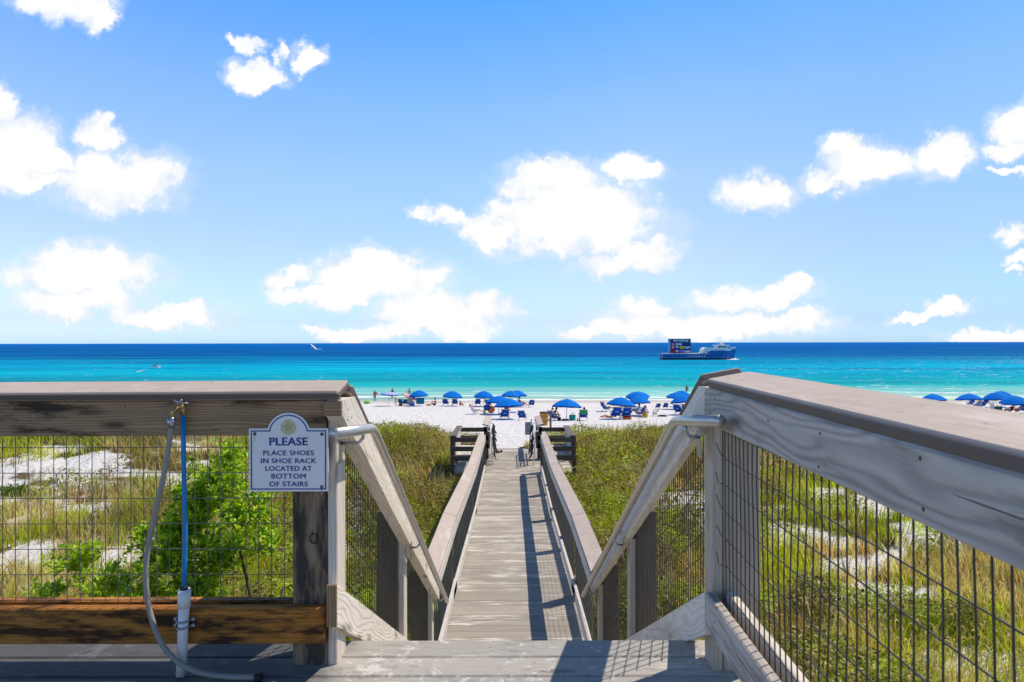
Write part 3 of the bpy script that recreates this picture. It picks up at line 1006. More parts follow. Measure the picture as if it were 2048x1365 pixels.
# ------------------------------------------------------------------ railing of the upper deck, left
def deck_railing_left():
    t = thing('deck_railing', 'dark weathered deck railing on the left carrying the shoe sign and the water pipe', 'railing', (-0.82, 2.5, 0))
    b = MB()
    c, q = math.cos(R(13)), math.sin(R(13))
    sd = Vector((0, c, q)); nr = Vector((0, -q, c))
    off = sd * 0.0825 - nr * 0.018
    b.board(Vector((-0.681, 2.40, 1.110)) + off, Vector((-3.9, 2.40, 1.098)) + off, 0.165, 0.036, sd, 0.010)
    b.build('cap_rail', 'cap', t)
    MB().box(-3.9, -0.748, 2.430, 2.468, 0.932, 1.072, 0.005, 0.6).build('top_rail', 'fence_brown', t)
    b = MB().box(-3.9, -0.748, 2.430, 2.468, 0.103, 0.248, 0.006, 0.8)
    b.build('bottom_rail', 'fence_orange', t)
    b = MB().box(-3.9, -0.748, 2.500, 2.538, 0.106, 0.250, 0.006, 0.9)
    b.build('bottom_rail', 'fence_orange', t)
    p = MB().box(-0.890, -0.747, 2.471, 2.614, -2.9, 1.07, 0.008, 0.7).build('post', 'post_brown', t)
    MB().box(-2.72, -2.577, 2.471, 2.614, -2.9, 1.07, 0.008, 0.5).build('post', 'post_brown', t)
    h = MB()
    pts = [(-0.806 + 0.0, 2.466, 0.535)]
    for k in range(15):
        an = R(90 + k * 24)
        pts.append((-0.799 + 0.0165 * math.cos(an) , 2.462, 0.512 + 0.019 * math.sin(an)))
    h.tube(pts, 0.0026, 6)
    h.build('hook', 'black', t)
    wire_panel('wire_mesh', 'galv', t, (-0.9, 2.484), (-3.9, 2.484), 0.25, 0.94, 0.25, 0.94, 0.0520, 0.1030, 0.0017, 0.062, 0.0015)
deck_railing_left()

# ------------------------------------------------------------------ railing of the upper deck, right
def deck_railing_right():
    t = thing('deck_railing', 'grey weathered deck railing with wide taupe cap running past the camera on the right', 'railing', (0.9, 2.4, 0))
    kx = 0.022
    def X(x, y):
        return x + (y - 2.40) * kx
    ya, yb = 2.385, -1.6
    b = MB()
    c, q = math.cos(R(10.5)), math.sin(R(10.5))
    sd = Vector((c, 0, q))
    d = (Vector((X(0, yb), yb, 0)) - Vector((X(0, ya), ya, 0))).normalized()
    nr = Vector((-q, 0, c))
    off = sd * 0.087 - nr * 0.018
    b.board(Vector((X(0.755, ya), ya, 1.157)) + off, Vector((X(0.755, yb), yb, 1.121)) + off, 0.174, 0.036, sd, 0.010)
    b.build('cap_rail', 'cap', t)
    def rail(x, z0, z1, name, mat, tint, drop=0.0):
        MB().board((X(x, 2.405), 2.405, (z0 + z1) / 2), (X(x, yb), yb, (z0 + z1) / 2 - drop), z1 - z0, 0.038, (0, 0, 1), 0.006, tint).build(name, mat, t)
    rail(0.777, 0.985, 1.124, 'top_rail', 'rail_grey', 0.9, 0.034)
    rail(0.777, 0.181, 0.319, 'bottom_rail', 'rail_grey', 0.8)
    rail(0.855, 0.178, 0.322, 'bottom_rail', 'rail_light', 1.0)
    MB().box(0.837, 0.983, 2.42, 2.565, -2.9, 1.12, 0.008, 0.7).build('post', 'post_shade', t)
    MB().box(0.80, 0.94, 0.20, 0.34, -2.9, 1.12, 0.008, 0.7).build('post', 'post_shade', t)
    wire_panel('wire_mesh', 'wire', t, (X(0.815, 2.36), 2.36), (X(0.815, yb), yb), 0.19, 1.03, 0.19, 1.03, 0.042, 0.103, 0.0023, 0.075, 0.004)
    for (z, l, cu) in ((0.86, 0.05, 1), (0.755, 0.03, -1), (0.655, 0.06, 1), (0.545, 0.035, 1), (0.44, 0.04, -1)):
        h = MB()
        p = [(0.814, 2.36, z), (0.812, 2.375, z + 0.004 * cu), (0.806, 2.392, z + 0.014 * cu + 0.01), (0.800, 2.398 , z + 0.02 + l * 0.5)]
        h.tube(p, 0.0017, 5)
        h.build('wire_end', 'wire', t)
deck_railing_right()

# ------------------------------------------------------------------ stair railings with their grab pipes
def pipe_path(x, pts):
    """pts (y, z) corners joined by short bends"""
    out = []
    P = [Vector((x, a, b)) for a, b in pts]
    out.append(P[0])
    for i in range(1, len(P) - 1):
        d0 = (P[i - 1] - P[i]).normalized(); d1 = (P[i + 1] - P[i]).normalized()
        r = 0.07
        for k in range(7):
            f = k / 6
            out.append((P[i] + d0 * r) * (1 - f) ** 2 + P[i] * 2 * f * (1 - f) + (P[i] + d1 * r) * f ** 2)
    out.append(P[-1])
    return out

def stair_railing(side):
    L = side < 0
    s = side
    sl = SL if L else SR
    xin = -0.672 if L else 0.757          # inner face of the boards
    y0 = 2.42 if L else 2.405
    lab = ('sunlit left stair railing of weathered pine with aluminium grab pipe' if L else 'shaded right stair railing of weathered pine with aluminium grab pipe')
    t = thing('stair_railing', lab, 'railing', (s * 0.75, 4.0, -1.0))
    yend = 5.62 if L else 5.80
    zl0, zu0 = (1.015, 1.195) if L else (1.000, 1.170)
    ztop = 1.072 if L else 1.124
    yc = y0 + (zu0 - ztop) / sl
    th = 0.066 if L else 0.038
    mat = 'rail_light'
    pts = [(y0, zl0), (y0, ztop), (yc, ztop), (yend, zu0 - sl * (yend - y0)), (yend, zl0 - sl * (yend - y0))]
    MB().prism(pts, 'X', xin, xin + s * th, (1, -sl), 0.95).build('top_rail', mat, t)
    if L:       # added thin facings on two board ends, shade painted into the end-grain brown
        MB().box(-0.744, -0.673, 2.408, 2.419, 1.012, 1.071, 0.002, 0.3).build('shaded_end', 'fence_brown', t)
        MB().box(-0.728, -0.6885, 2.393, 2.404, 0.186, 0.352, 0.002, 0.2).build('shaded_end', 'fence_brown', t)
    b = MB()
    yb0 = yc - 0.01
    sloped_cap(b, yb0, yend + 0.10, zu0 - sl * (yb0 - y0) + 0.038, zu0 - sl * (yend + 0.10 - y0) + 0.038, xin + s * 0.0, s)
    b.build('cap_rail', 'cap', t)
    # lower sloped board
    yl0 = 2.405 if L else 2.407
    zt = 0.352 if L else 0.318
    slb = 0.62 if L else 0.597
    xa = -0.690 if L else xin
    pts = [(yl0, zt - 0.166), (yl0, zt), (yend - 0.2, zt - slb * (yend - 0.2 - yl0)), (yend - 0.2, zt - 0.166 - slb * (yend - 0.2 - yl0))]
    MB().prism(pts, 'X', xa, xa + s * 0.037, (1, -slb), 0.95).build('bottom_rail', mat, t)
    # uprights: a two by six in front of a square post
    xp = xin + s * (0.037 if L else 0.0385)
    ups = ((2.472, 2.60), (4.0, 4.115), (5.39, 5.51)) if L else ((2.42, 2.535), (4.13, 4.245), (5.62, 5.735))
    for k, (a, c) in enumerate(ups):
        zt_ = zl0 - sl * (a - y0) + 0.02
        zb_ = -0.05 if k == 0 else min(-0.6, zt_ - 1.1)
        MB().box(min(xp, xp + s * 0.037), max(xp, xp + s * 0.037), a, c, zb_, zt_, 0.004, 0.9).build('upright', 'post_light' if L else 'post_shade', t)
        if k:
            xq = xp + s * 0.0385
            MB().box(min(xq, xq + s * 0.143), max(xq, xq + s * 0.143), a, a + 0.143, -2.9, zu0 - sl * (a + 0.143 - y0) + 0.12, 0.006, 0.5).build('post', 'walk_post', t)
    xm = xp + s * 0.0360
    xm = xin + s * 0.0800 if L else xin + s * 0.0790
    ya = 2.62
    wire_panel('wire_mesh', 'wire', t, (xm, ya), (xm, yend - 0.02), zt - 0.10 - slb * (ya - yl0), zl0 + 0.06 - sl * (ya - y0),
               zt - 0.10 - slb * (yend - yl0), zl0 + 0.06 - sl * (yend - y0), 0.038, 0.103, 0.0024, 0.12, 0.0015)
    # grab pipe
    if L:
        px, corners = -0.615, [(2.12, 0.985), (2.70, 0.925), (5.72, -1.115)]
    else:
        px, corners = 0.700, [(2.06, 1.035), (2.63, 0.965), (6.05, -1.20)]
    gp = MB().tube(pipe_path(px, corners), 0.0212, 16).build('grab_pipe', 'pipe', t)
    sub_of(gp, t)
    ks = (corners[2][1] - corners[1][1]) / (corners[2][0] - corners[1][0])
    for k, (a, c) in enumerate(ups):
        yy = a + 0.05
        zp = corners[1][1] + ks * (yy - corners[1][0]) if k else 0.955 if L else 0.985
        br = MB()
        xw = xin if k or not L else xp
        br.tube([(px, yy, zp - 0.018), (px, yy, zp - 0.045), (px + s * 0.018, yy, zp - 0.066), (xw - s * 0.004, yy, zp - 0.068)], 0.0075, 8)
        br.box(min(xw - s * 0.004, xw), max(xw - s * 0.004, xw), yy - 0.022, yy + 0.022, zp - 0.15, zp - 0.03, 0.001)
        br.build('bracket', 'zinc', gp)
stair_railing(-1)
stair_railing(1)

# ------------------------------------------------------------------ walkway railings
def walk_railing(s):
    lab = 'sunlit walkway railing with taupe cap along the left edge' if s < 0 else 'shaded walkway railing throwing its shadow onto the boards'
    t = thing('walkway_railing', lab, 'railing', (CX + s * 0.75, 12, -2.0))
    xin = CX + s * 0.73
    segs = ((5.75, 7.8), (7.8, 12.2), (12.2, 16.25), (18.2, 20.4))
    for (a, c) in segs:
        za, zb = zc(a), zc(c)
        b = MB()
        cuts = [a, c] if c - a < 3 else [a, (a + c) / 2 + 0.3, c]
        for u, v in zip(cuts[:-1], cuts[1:]):
            zu_, zv_ = za + (zb - za) * (u - a) / (c - a), za + (zb - za) * (v - a) / (c - a)
            sloped_cap(b, u + 0.002, v - 0.002, zu_, zv_, xin - s * 0.004, s, 0.186, 0.036, 13.5)
        b.build('cap_rail', 'cap', t)
        b = MB()
        b.board((xin + s * 0.019, a, za - 0.108), (xin + s * 0.019, c, zb - 0.108), 0.138, 0.037, (0, 0, 1), 0.005)
        b.build('top_rail', 'walk_beam' , t)
        if a < 18:
            b = MB()
            b.board((CX + s * 0.750, a - 0.4, zw(a) + 0.145), (CX + s * 0.750, c - 0.002, zw(c) + 0.145), 0.138, 0.040, (0, 0, 1), 0.006)
            b.build('kick_board', 'walk_beam', t)
            wire_panel('wire_mesh', 'galv', t, (CX + s * 0.776, a), (CX + s * 0.776, c), zw(a) + 0.05, za - 0.10, zw(c) + 0.05, zb - 0.10, 0.052, 0.103, 0.0018, 0.1, 0.004)
    for y in (5.75, 7.72, 9.85, 11.95, 14.0, 15.9):
        b = MB()
        x = CX + s * 0.798
        b.box(x - 0.019, x + 0.019, y - 0.045, y + 0.045, zw(y) - 0.22, zc(y) - 0.045, 0.004, 0.4)
        b.build('post', 'walk_post', t)
        x2 = CX + s * 0.889
        if y < 15:
            MB().box(x2 - 0.07, x2 + 0.07, y - 0.05, y + 0.09, -3.0, zc(y) - 0.05, 0.005, 0.3).build('pile', 'walk_post', t)
    for y in (16.35, 18.28):
        x = CX + s * 0.80
        MB().box(x - 0.07, x + 0.07, y - 0.07, y + 0.07, -2.9, zc(y) - 0.06, 0.006, 0.4).build('post', 'dark_slat', t)
    MB().box(CX + s * 0.80 - 0.045, CX + s * 0.80 + 0.045, 20.2, 20.29, -2.9, -1.2, 0.005, 0.3).build('post', 'dark_slat', t)
walk_railing(-1)
walk_railing(1)

# ------------------------------------------------------------------ bench bays beside the walkway
def bench_bay(s):
    lab = 'slatted bench bay on the left of the walkway with sunlit inner panel' if s < 0 else 'slatted bench bay on the right of the walkway with shaded inner panel'
    t = thing('bench_bay', lab, 'bench', (CX + s * 1.2, 17.3, -2.05))
    xo = CX + s * 1.63
    xi = CX + s * 0.88
    b = MB()
    b.box(min(xo + s * 0.045, xo - s * 0.135), max(xo + s * 0.045, xo - s * 0.135), 16.27, 18.22, -1.20, -1.165, 0.006)
    b.build('cap_rail', 'cap', t)
    b = MB()
    for k in range(4):
        z = -1.212 - 0.135 * k
        b.box(min(xo - s * 0.09, xo - s * 0.055), max(xo - s * 0.09, xo - s * 0.055), 16.42, 18.02, z - 0.13, z, 0.004)
    b.build('back_panel', 'walk_beam', t)
    for (y, n) in ((16.33, 3), (18.14, 3)):
        for k in range(n):
            z = -1.225 - 0.245 * k
            xs = sorted((xo + s * 0.05, CX + s * 0.70 if y > 18 else CX + s * 0.86))
            MB().box(xs[0], xs[1], y - 0.02 - (0.0 if y < 17 else -0.09), y + 0.018 + (0.0 if y < 17 else 0.09) - (0 if y < 17 else 0.0), z - 0.125, z, 0.004).build('slat', 'dark_slat', t)
    for y in (16.42, 18.03):
        MB().box(xo - 0.05, xo + 0.05, y - 0.05, y + 0.05, -2.95, -1.205, 0.005).build('post', 'dark_slat', t)
    b = MB()
    for k in range(3):
        x = xo - s * (0.17 + 0.145 * k)
        b.box(x - 0.068, x + 0.068, 16.45, 17.99, -1.74, -1.705, 0.004)
    b.build('seat', 'walk_beam', t)
    b = MB()
    for k in range(12):
        b.box(min(xi, xo), max(xi, xo), 16.40 + 0.14 * k, 16.535 + 0.14 * k, -2.208, -2.172, 0.004)
    b.build('floor_boards', 'walk', t)
    MB().box(min(xi, xo) , max(xi, xo), 16.36, 16.40, -2.38, -2.21).build('skirt_board', 'dark_slat', t)
bench_bay(-1)
bench_bay(1)

# ------------------------------------------------------------------ sign
def sign():
    Y0 = 2.4235
    t = thing('shoe_sign', 'white arched notice with blue border screwed to the left corner post', 'sign', (-0.886, Y0, 0.712))
    cx, zb, zs, rad = -0.8865, 0.7125, 0.962, 0.086
    hw = 0.1565
    def outline(d):
        x0, x1 = cx - hw + d, cx + hw - d
        z0, z1 = zb + d, zs - d
        r = rad - d
        cz = zs - 0.024
        zt = z1
        P = [(x0, z0), (x1, z0), (x1, z1)]
        a0 = math.asin((zt - cz) / r)
        n = 28
        for k in range(n + 1):
            a = a0 + (math.pi - 2 * a0) * k / n
            P.append((cx + r * math.cos(a), cz + r * math.sin(a)))
        P.append((x0, z1))
        return P
    MB().prism(outline(0), 'Y', Y0, Y0 + 0.006, (1, 0)).build('sign_board', 'signwhite', t)
    a, c = outline(0.0075), outline(0.0120)
    n = len(a)
    b = MB()
    V = [(x, Y0 - 0.0012, z) for x, z in a] + [(x, Y0 - 0.0012, z) for x, z in c]
    b.add(V, [(i, (i + 1) % n, n + (i + 1) % n, n + i) for i in range(n)])
    b.build('border', 'signblue', t)
    def zpx(y):
        return EYE - (y - 686.8) * 2.4235 / F
    def line(body, width, base, size, bold):
        o = text_mesh('lettering', body, size, 'signblue', t, (0, 0, 0), 'CENTER', bold, 0.0006, 1.05)
        me = o.data
        co = np.empty(len(me.vertices) * 3, dtype=np.float32)
        me.vertices.foreach_get('co', co)
        co = co.reshape(-1, 3) + np.array(t.location, dtype=np.float32)
        k = width / (co[:, 0].max() - co[:, 0].min())
        co[:, 0] = (co[:, 0] - (co[:, 0].max() + co[:, 0].min()) / 2) * k + cx
        co[:, 2] += zpx(base)
        co[:, 1] += Y0 - 0.0012
        co -= np.array(t.location, dtype=np.float32)
        me.vertices.foreach_set('co', co.ravel())
        me.update()
        bmx = bmesh.new(); bmx.from_mesh(me)      # heavier strokes: a second set of letters a hair to the side
        tmp = me.copy()
        tmp.transform(Matrix.Translation((size * 0.032, -0.0003, 0)))
        bmx.from_mesh(tmp)
        bmx.to_mesh(me); bmx.free()
        bpy.data.meshes.remove(tmp)
    line('PLEASE', 0.151, 891, 0.0445, 0.0004)
    line('PLACE SHOES', 0.200, 911, 0.0275, 0.0)
    line('IN SHOE RACK', 0.218, 926.6, 0.0275, 0.0)
    line('LOCATED AT', 0.183, 942, 0.0275, 0.0)
    line('BOTTOM', 0.135, 957.4, 0.0275, 0.0)
    line('OF STAIRS', 0.152, 973, 0.0275, 0.0)
    ez = zpx(855)
    b = MB()
    n = 40
    b.prism([(cx + 0.0305 * math.cos(2 * math.pi * k / n), ez + 0.0305 * math.sin(2 * math.pi * k / n)) for k in range(n)], 'Y', Y0 - 0.0012, Y0 + 0.001)
    e = b.build('sand_dollar_emblem', 'dollar', t)
    sub_of(e, t)
    b = MB()
    for k in range(5):
        a = R(100 + 72 * k)
        dx, dz = math.cos(a), math.sin(a)
        P = []
        for q in range(12):
            u = 2 * math.pi * q / 12
            l, w = 0.0105 + 0.0065 * math.cos(u), 0.0030 * math.sin(u)
            P.append((cx + dx * l - dz * w, ez + 0.001 + dz * l + dx * w))
        b.prism(P, 'Y', Y0 - 0.0018, Y0 - 0.0005)
        P = []
        for q in range(8):
            u = 2 * math.pi * q / 8
            l, w = 0.0235 + 0.0028 * math.cos(u), 0.0011 * math.sin(u)
            P.append((cx + dx * l - dz * w, ez + dz * l + dx * w))
        b.prism(P, 'Y', Y0 - 0.0018, Y0 - 0.0005)
    b.build('petals', 'dollarline', e)
    for (px, py) in ((508.6, 867.8), (642.9, 868.8), (642.3, 974.4)):
        x, z = (px - 1024) * 2.42 / F, zpx(py)
        b = MB()
        b.sphere((x, Y0 - 0.001, z), 0.0068, 14, 8, (1, 0.5, 1))
        b.build('screw', 'screw', t)
        b = MB()
        n = 7
        V, Fc = [], []
        for k in range(n):
            w = 0.0022 * (1 - 0.6 * k / n)
            zz = z - 0.006 - 0.0045 * k
            V += [(x - w, Y0 - 0.0005, zz), (x + w, Y0 - 0.0005, zz)]
        for k in range(n - 1):
            Fc.append((2 * k, 2 * k + 2, 2 * k + 3, 2 * k + 1))
        b.add(V, Fc)
        if py > 870 or px < 600:
            b.build('rust_streak', 'rustpale', t)
M['rustpale'] = painted('rust_pale', (0.62, 0.55, 0.40), 0.1, 0.6, 60, 0)
sign()

# ------------------------------------------------------------------ water pipe, tap and hose
def P24(px, py, y=2.40):
    return Vector(((px - 1024) * y / F, y, EYE - (py - 686.8) * y / F))
def water_pipe():
    t = thing('water_standpipe', 'blue water pipe rising from a white plastic sleeve to a brass tap', 'pipe', (-1.29, 2.405, 0))
    path = [P24(366, 828), P24(366.5, 900), P24(368, 980), P24(370, 1060), P24(369, 1120), P24(367, 1185)]
    MB().tube(path, 0.0092, 12).build('blue_pipe', 'pex', t)
    b = MB().tube([P24(367.5, 1200), P24(364.5, 1270), P24(361, 1352)], [0.0195, 0.019, 0.0185], 18)
    b.build('pipe_sleeve', 'pvc', t)
    MB().tube([P24(367.8, 1179), P24(367, 1214)], 0.0235, 18).build('coupling', 'pvc', t)
    MB().tube([P24(367.2, 1172), P24(367.4, 1183)], 0.015, 12).build('gasket', 'black', t)
    for y in (1241, 1253):
        s_ = MB()
        c = P24(364.8, y)
        s_.tube([c + Vector((-0.030, 0.020, 0)), c + Vector((-0.024, -0.004, 0)), c + Vector((-0.012, -0.0225, 0)), c + Vector((0.012, -0.0225, 0)),
                 c + Vector((0.024, -0.004, 0)), c + Vector((0.030, 0.020, 0))], 0.004, 8)
        for q in (-0.034, 0.034):
            s_.sphere((c.x + q, c.y + 0.012, c.z), 0.0095, 10, 6)
        s_.build('pipe_clamp', 'zinc', t)
    f = MB()
    f.tube([P24(366, 830), P24(366, 808)], 0.0115, 12)
    f.tube([P24(371, 813), P24(356, 814, 2.385)], 0.0095, 12)
    f.tube([P24(356, 813, 2.385), P24(345, 824, 2.375), P24(343.5, 838, 2.372)], [0.0095, 0.009, 0.0088], 12)
    tap = f.build('tap', 'brass', t)
    sub_of(tap, t)
    h = MB()
    h.tube([P24(356, 813, 2.385), P24(356, 806, 2.372)], 0.004, 8)
    h.tube([P24(348, 801, 2.37), P24(356, 805, 2.37), P24(364, 800, 2.37)], [0.006, 0.004, 0.006], 8)
    h.build('tap_handle', 'zinc', tap)
    s_ = MB()
    c = P24(366, 806)
    s_.tube([c + Vector((-0.03, 0.022, 0)), c + Vector((-0.014, -0.016, 0)), c + Vector((0.014, -0.016, 0)), c + Vector((0.03, 0.022, 0))], 0.004, 8)
    s_.build('pipe_clamp', 'zinc', t)
    t2 = thing('garden_hose', 'grey garden hose hanging from the tap and trailing onto the deck', 'hose', (-1.35, 2.37, 0))
    raw = [(343, 838, 2.372), (341, 862, 2.372), (334, 910, 2.372), (325, 960, 2.371), (312, 1015, 2.37), (299, 1075, 2.37), (291.5, 1125, 2.368), (291, 1170, 2.365), (296, 1210, 2.362),
           (307, 1252, 2.360), (324, 1290, 2.358), (348, 1318, 2.356), (380, 1339, 2.354), (420, 1350, 2.352), (470, 1354.5, 2.350), (512, 1355, 2.350)]
    pts = [P24(*q) for q in raw]
    for p in pts:
        p.z = max(p.z, 0.016)
    sm = []
    for i in range(len(pts) - 1):
        p0, p1, p2, p3 = pts[max(i - 1, 0)], pts[i], pts[i + 1], pts[min(i + 2, len(pts) - 1)]
        for k in range(5):
            u = k / 5
            sm.append(0.5 * ((2 * p1) + (p2 - p0) * u + (2 * p0 - 5 * p1 + 4 * p2 - p3) * u * u + (3 * p1 - p0 - 3 * p2 + p3) * u ** 3))
    sm.append(pts[-1])
    MB().tube(sm, 0.0100, 12).build('hose_tube', 'hose', t2)
    MB().tube([P24(342.6, 834, 2.372), P24(341.4, 856, 2.372)], [0.0165, 0.0145], 12).build('hose_fitting', 'zinc', t2)
    e = pts[-1]
    MB().tube([e + Vector((-0.006, 0, 0)), e + Vector((0.02, 0, 0)), e + Vector((0.022, 0, 0))], [0.0158, 0.0158, 0.011], 12).build('hose_end', 'black', t2)
water_pipe()

# ------------------------------------------------------------------ shoe racks
def shoe_rack(s):
    lab = 'white pipe shoe rack hung with dark sandals by the left walkway end' if s < 0 else 'white pipe shoe rack hung with dark sandals by the right walkway end'
    t = thing('shoe_rack', lab, 'shoe rack', (CX + s * 0.66, 18.4, -2.05))
    xo, xi = CX + s * 0.71, CX + s * 0.63
    ya, yb = 17.3, 19.15
    for y in (ya, yb):
        MB().tube([(xo, y, -1.19), (xi, y, -1.23), (xi - s * 0.05, y, -2.165)], 0.021, 8).build('leg', 'pvc', t)
    for k in range(4):
        z = -1.25 - 0.2 * k
        MB().tube([(xi - s * 0.012 * k, ya, z), (xi - s * 0.012 * k, yb, z)], 0.014, 8).build('bar', 'pvc', t)
    n = 0
    for k in range(4):
        z = -1.25 - 0.2 * k
        y = ya + 0.07 + 0.1 * (k % 2)
        while y < yb - 0.1:
            if random.random() < 0.8:
                flip_flop(xi - s * (0.012 * k + 0.016), y, z, s)
            y += random.uniform(0.24, 0.34)
    if s < 0:
        flip_flop(CX - 0.47, 19.35, -2.165, s, True)
        flip_flop(CX - 0.38, 19.42, -2.165, s, True)

def flip_flop(x, y, z, s, flat=False):
    t = thing('sandal', 'dark sandal', 'sandal', (x, y, z), 'dark sandals on the shoe racks')
    P = [(0.0, -0.13), (0.035, -0.115), (0.036, -0.05), (0.03, 0.0), (0.042, 0.06), (0.038, 0.11), (0.012, 0.135), (-0.02, 0.125), (-0.04, 0.08), (-0.033, 0.0), (-0.036, -0.06), (-0.033, -0.115)]
    b = MB()
    b.prism(P, 'Z', 0.0, 0.022)
    b.tube([(-0.038, 0.02, 0.018), (-0.018, 0.06, 0.055), (0.0, 0.085, 0.02)], 0.008, 6)
    b.tube([(0.036, 0.02, 0.018), (0.02, 0.06, 0.055), (0.0, 0.085, 0.02)], 0.008, 6)
    rot = Matrix.Rotation(R(random.uniform(-20, 20)), 4, 'Z') if flat else Matrix.Rotation(R(-90 * s + random.uniform(-8, 8)), 4, 'Z') @ Matrix.Rotation(R(72 + random.uniform(-14, 10)), 4, 'X') @ Matrix.Translation((0, -0.10, 0))
    b.v = [tuple(Vector((x, y, z)) + rot @ Vector(p)) for p in b.v]
    bpy.data.objects.remove(t)
    o = b.build('sandal', 'black')
    lab = ('black sandal lying flat on the walkway end' if flat else ('dark sandal hung on the left white shoe rack' if s < 0 else 'dark sandal hung on the right white shoe rack'))
    tag(o, lab, 'sandal', 'sandals on the ground' if flat else ('sandals on the left rack' if s < 0 else 'sandals on the right rack'))
shoe_rack(-1)
shoe_rack(1)

# ------------------------------------------------------------------ small things by the sand
def beach_notice():
    y = 21.0
    t = thing('notice_stake', 'grey notice panel on a leaning pale stake at the end of the walkway', 'sign', (0.58, y, gz(0.58, y)))
    MB().board((0.575, y, gz(0.58, y) - 0.2), (0.66, y, -1.32), 0.045, 0.02, (1, 0, 0)).build('stake', 'pole', t)
    MB().box(0.44, 0.63, y - 0.035, y - 0.022, -1.86, -1.42, 0.002).build('panel', 'grey', t)
beach_notice()
def barrel():
    p = spot(1088, 851)
    t = thing('waste_barrel', 'tapered yellow wooden waste barrel with dark rim on the sand', 'barrel', p)
    b = MB()
    n = 14
    for k in range(n):
        a = 2 * math.pi * k / n
        c, q = math.cos(a), math.sin(a)
        b.board((p.x + 0.19 * c, p.y + 0.19 * q, p.z - 0.02), (p.x + 0.265 * c, p.y + 0.265 * q, p.z + 0.80), 0.11, 0.025, (-q, c, 0))
    b.build('staves', 'barrel', t)
    MB().lathe([(0.20, 0.03), (0.268, 0.79)], p, 20).build('liner', 'black', t)
    for (z, r) in ((0.26, 0.232), (0.58, 0.262)):
        MB().lathe([(r, z), (r + 0.008, z), (r + 0.010, z + 0.04), (r, z + 0.04)], p, 20).build('hoop', 'stakewood', t)
    MB().lathe([(0.245, 0.80), (0.30, 0.79), (0.305, 0.84), (0.25, 0.845)], p, 20).build('rim', 'black', t)
barrel()
def marker_post():
    x, y = (1101 - 1024) / F * 29.5, 29.5
    z = gz(x, y)
    tag(MB().board((x, y, z - 0.5), (x - 0.01, y, EYE - (828 - 686) * y / F), 0.10, 0.10, (1, 0, 0), 0.008).build('marker_post', 'stakewood'),
        'single brown wooden post standing in front of the waste barrel', 'post')
marker_post()

# ------------------------------------------------------------------ nail heads
def nails():
    """dark nail heads driven into the boards; each group belongs to its railing"""
    rails = [o for o in bpy.data.objects if o.name.startswith('deck_railing') and o.parent is None]
    right = [o for o in rails if 'right' in o['label']][0]
    left = [o for o in rails if 'left' in o['label']][0]
    def head(owner, p, axis, r=0.0042):
        b = MB()
        sc = (0.3, 1, 1) if axis == 'X' else (1, 0.3, 1)
        b.sphere(p, r, 8, 6, sc)
        b.build('nail', 'screw', owner)
    def on_right(px, py):
        k = (px - 1024) / F                     # the inner face: x = 0.758 + (y - 2.4) * 0.022
        y = (0.758 - 2.4 * 0.022) / (k - 0.022)
        x = k * y
        head(right, (x - 0.0005, y, EYE - (py - 685.2) * y / F), 'X')
    for q in ((1419.9, 797), (1429, 798.5), (1420, 826.5), (1536, 842), (1637, 934), (1640, 868), (1840, 918), (1846, 1020), (1432, 1215), (1428, 1245)):
        on_right(*q)
    for (px, py) in ((640, 812), (641, 862), (250, 812), (252, 861), (30, 815), (640, 1225), (641, 1280), (130, 1228), (133, 1282)):
        head(left, ((px - 1024) * 2.4295 / F, 2.4295, EYE - (py - 686.8) * 2.4295 / F), 'Y', 0.0036)
    for o in [o for o in bpy.data.objects if o.name.startswith('stair_railing') and o.parent is None]:
        L = 'left' in o['label']
        sl, xin, y0, z0 = (SL, -0.672, 2.42, 1.02) if L else (SR, 0.757, 2.405, 1.005)
        for y in (2.50, 2.56, 4.03, 4.09, 5.42, 5.48):
            for dz in (0.035, 0.12):
                head(o, (xin + (0.0006 if L else -0.0006), y, z0 - sl * (y - y0) + dz * (1 if y > 2.6 else 0.5)), 'X', 0.0040)
nails()

# ------------------------------------------------------------------ people
def skin(name, verts, edges, radii, mat, parent, root=0, sub=1):
    me = bpy.data.meshes.new(name)
    me.from_pydata([tuple(v) for v in verts], edges, [])
    o = bpy.data.objects.new(name, me)
    col.objects.link(o)
    m = o.modifiers.new('s', 'SKIN')
    m.use_smooth_shade = True
    m.branch_smoothing = 0.3
    if sub:
        o.modifiers.new('u', 'SUBSURF').levels = sub
    sv = me.skin_vertices[0].data
    for i, r in enumerate(radii):
        sv[i].radius = r if isinstance(r, tuple) else (r, r)
        sv[i].use_root = (i == root)
    dg = bpy.context.evaluated_depsgraph_get()
    res = bpy.data.meshes.new_from_object(o.evaluated_get(dg))
    bpy.data.objects.remove(o)
    res.materials.clear()
    res.materials.append(M[mat])
    res.name = name
    return link(name, res, parent)

POSES = {}
def pose(name, **j):
    POSES[name] = {k: Vector(v) for k, v in j.items()}
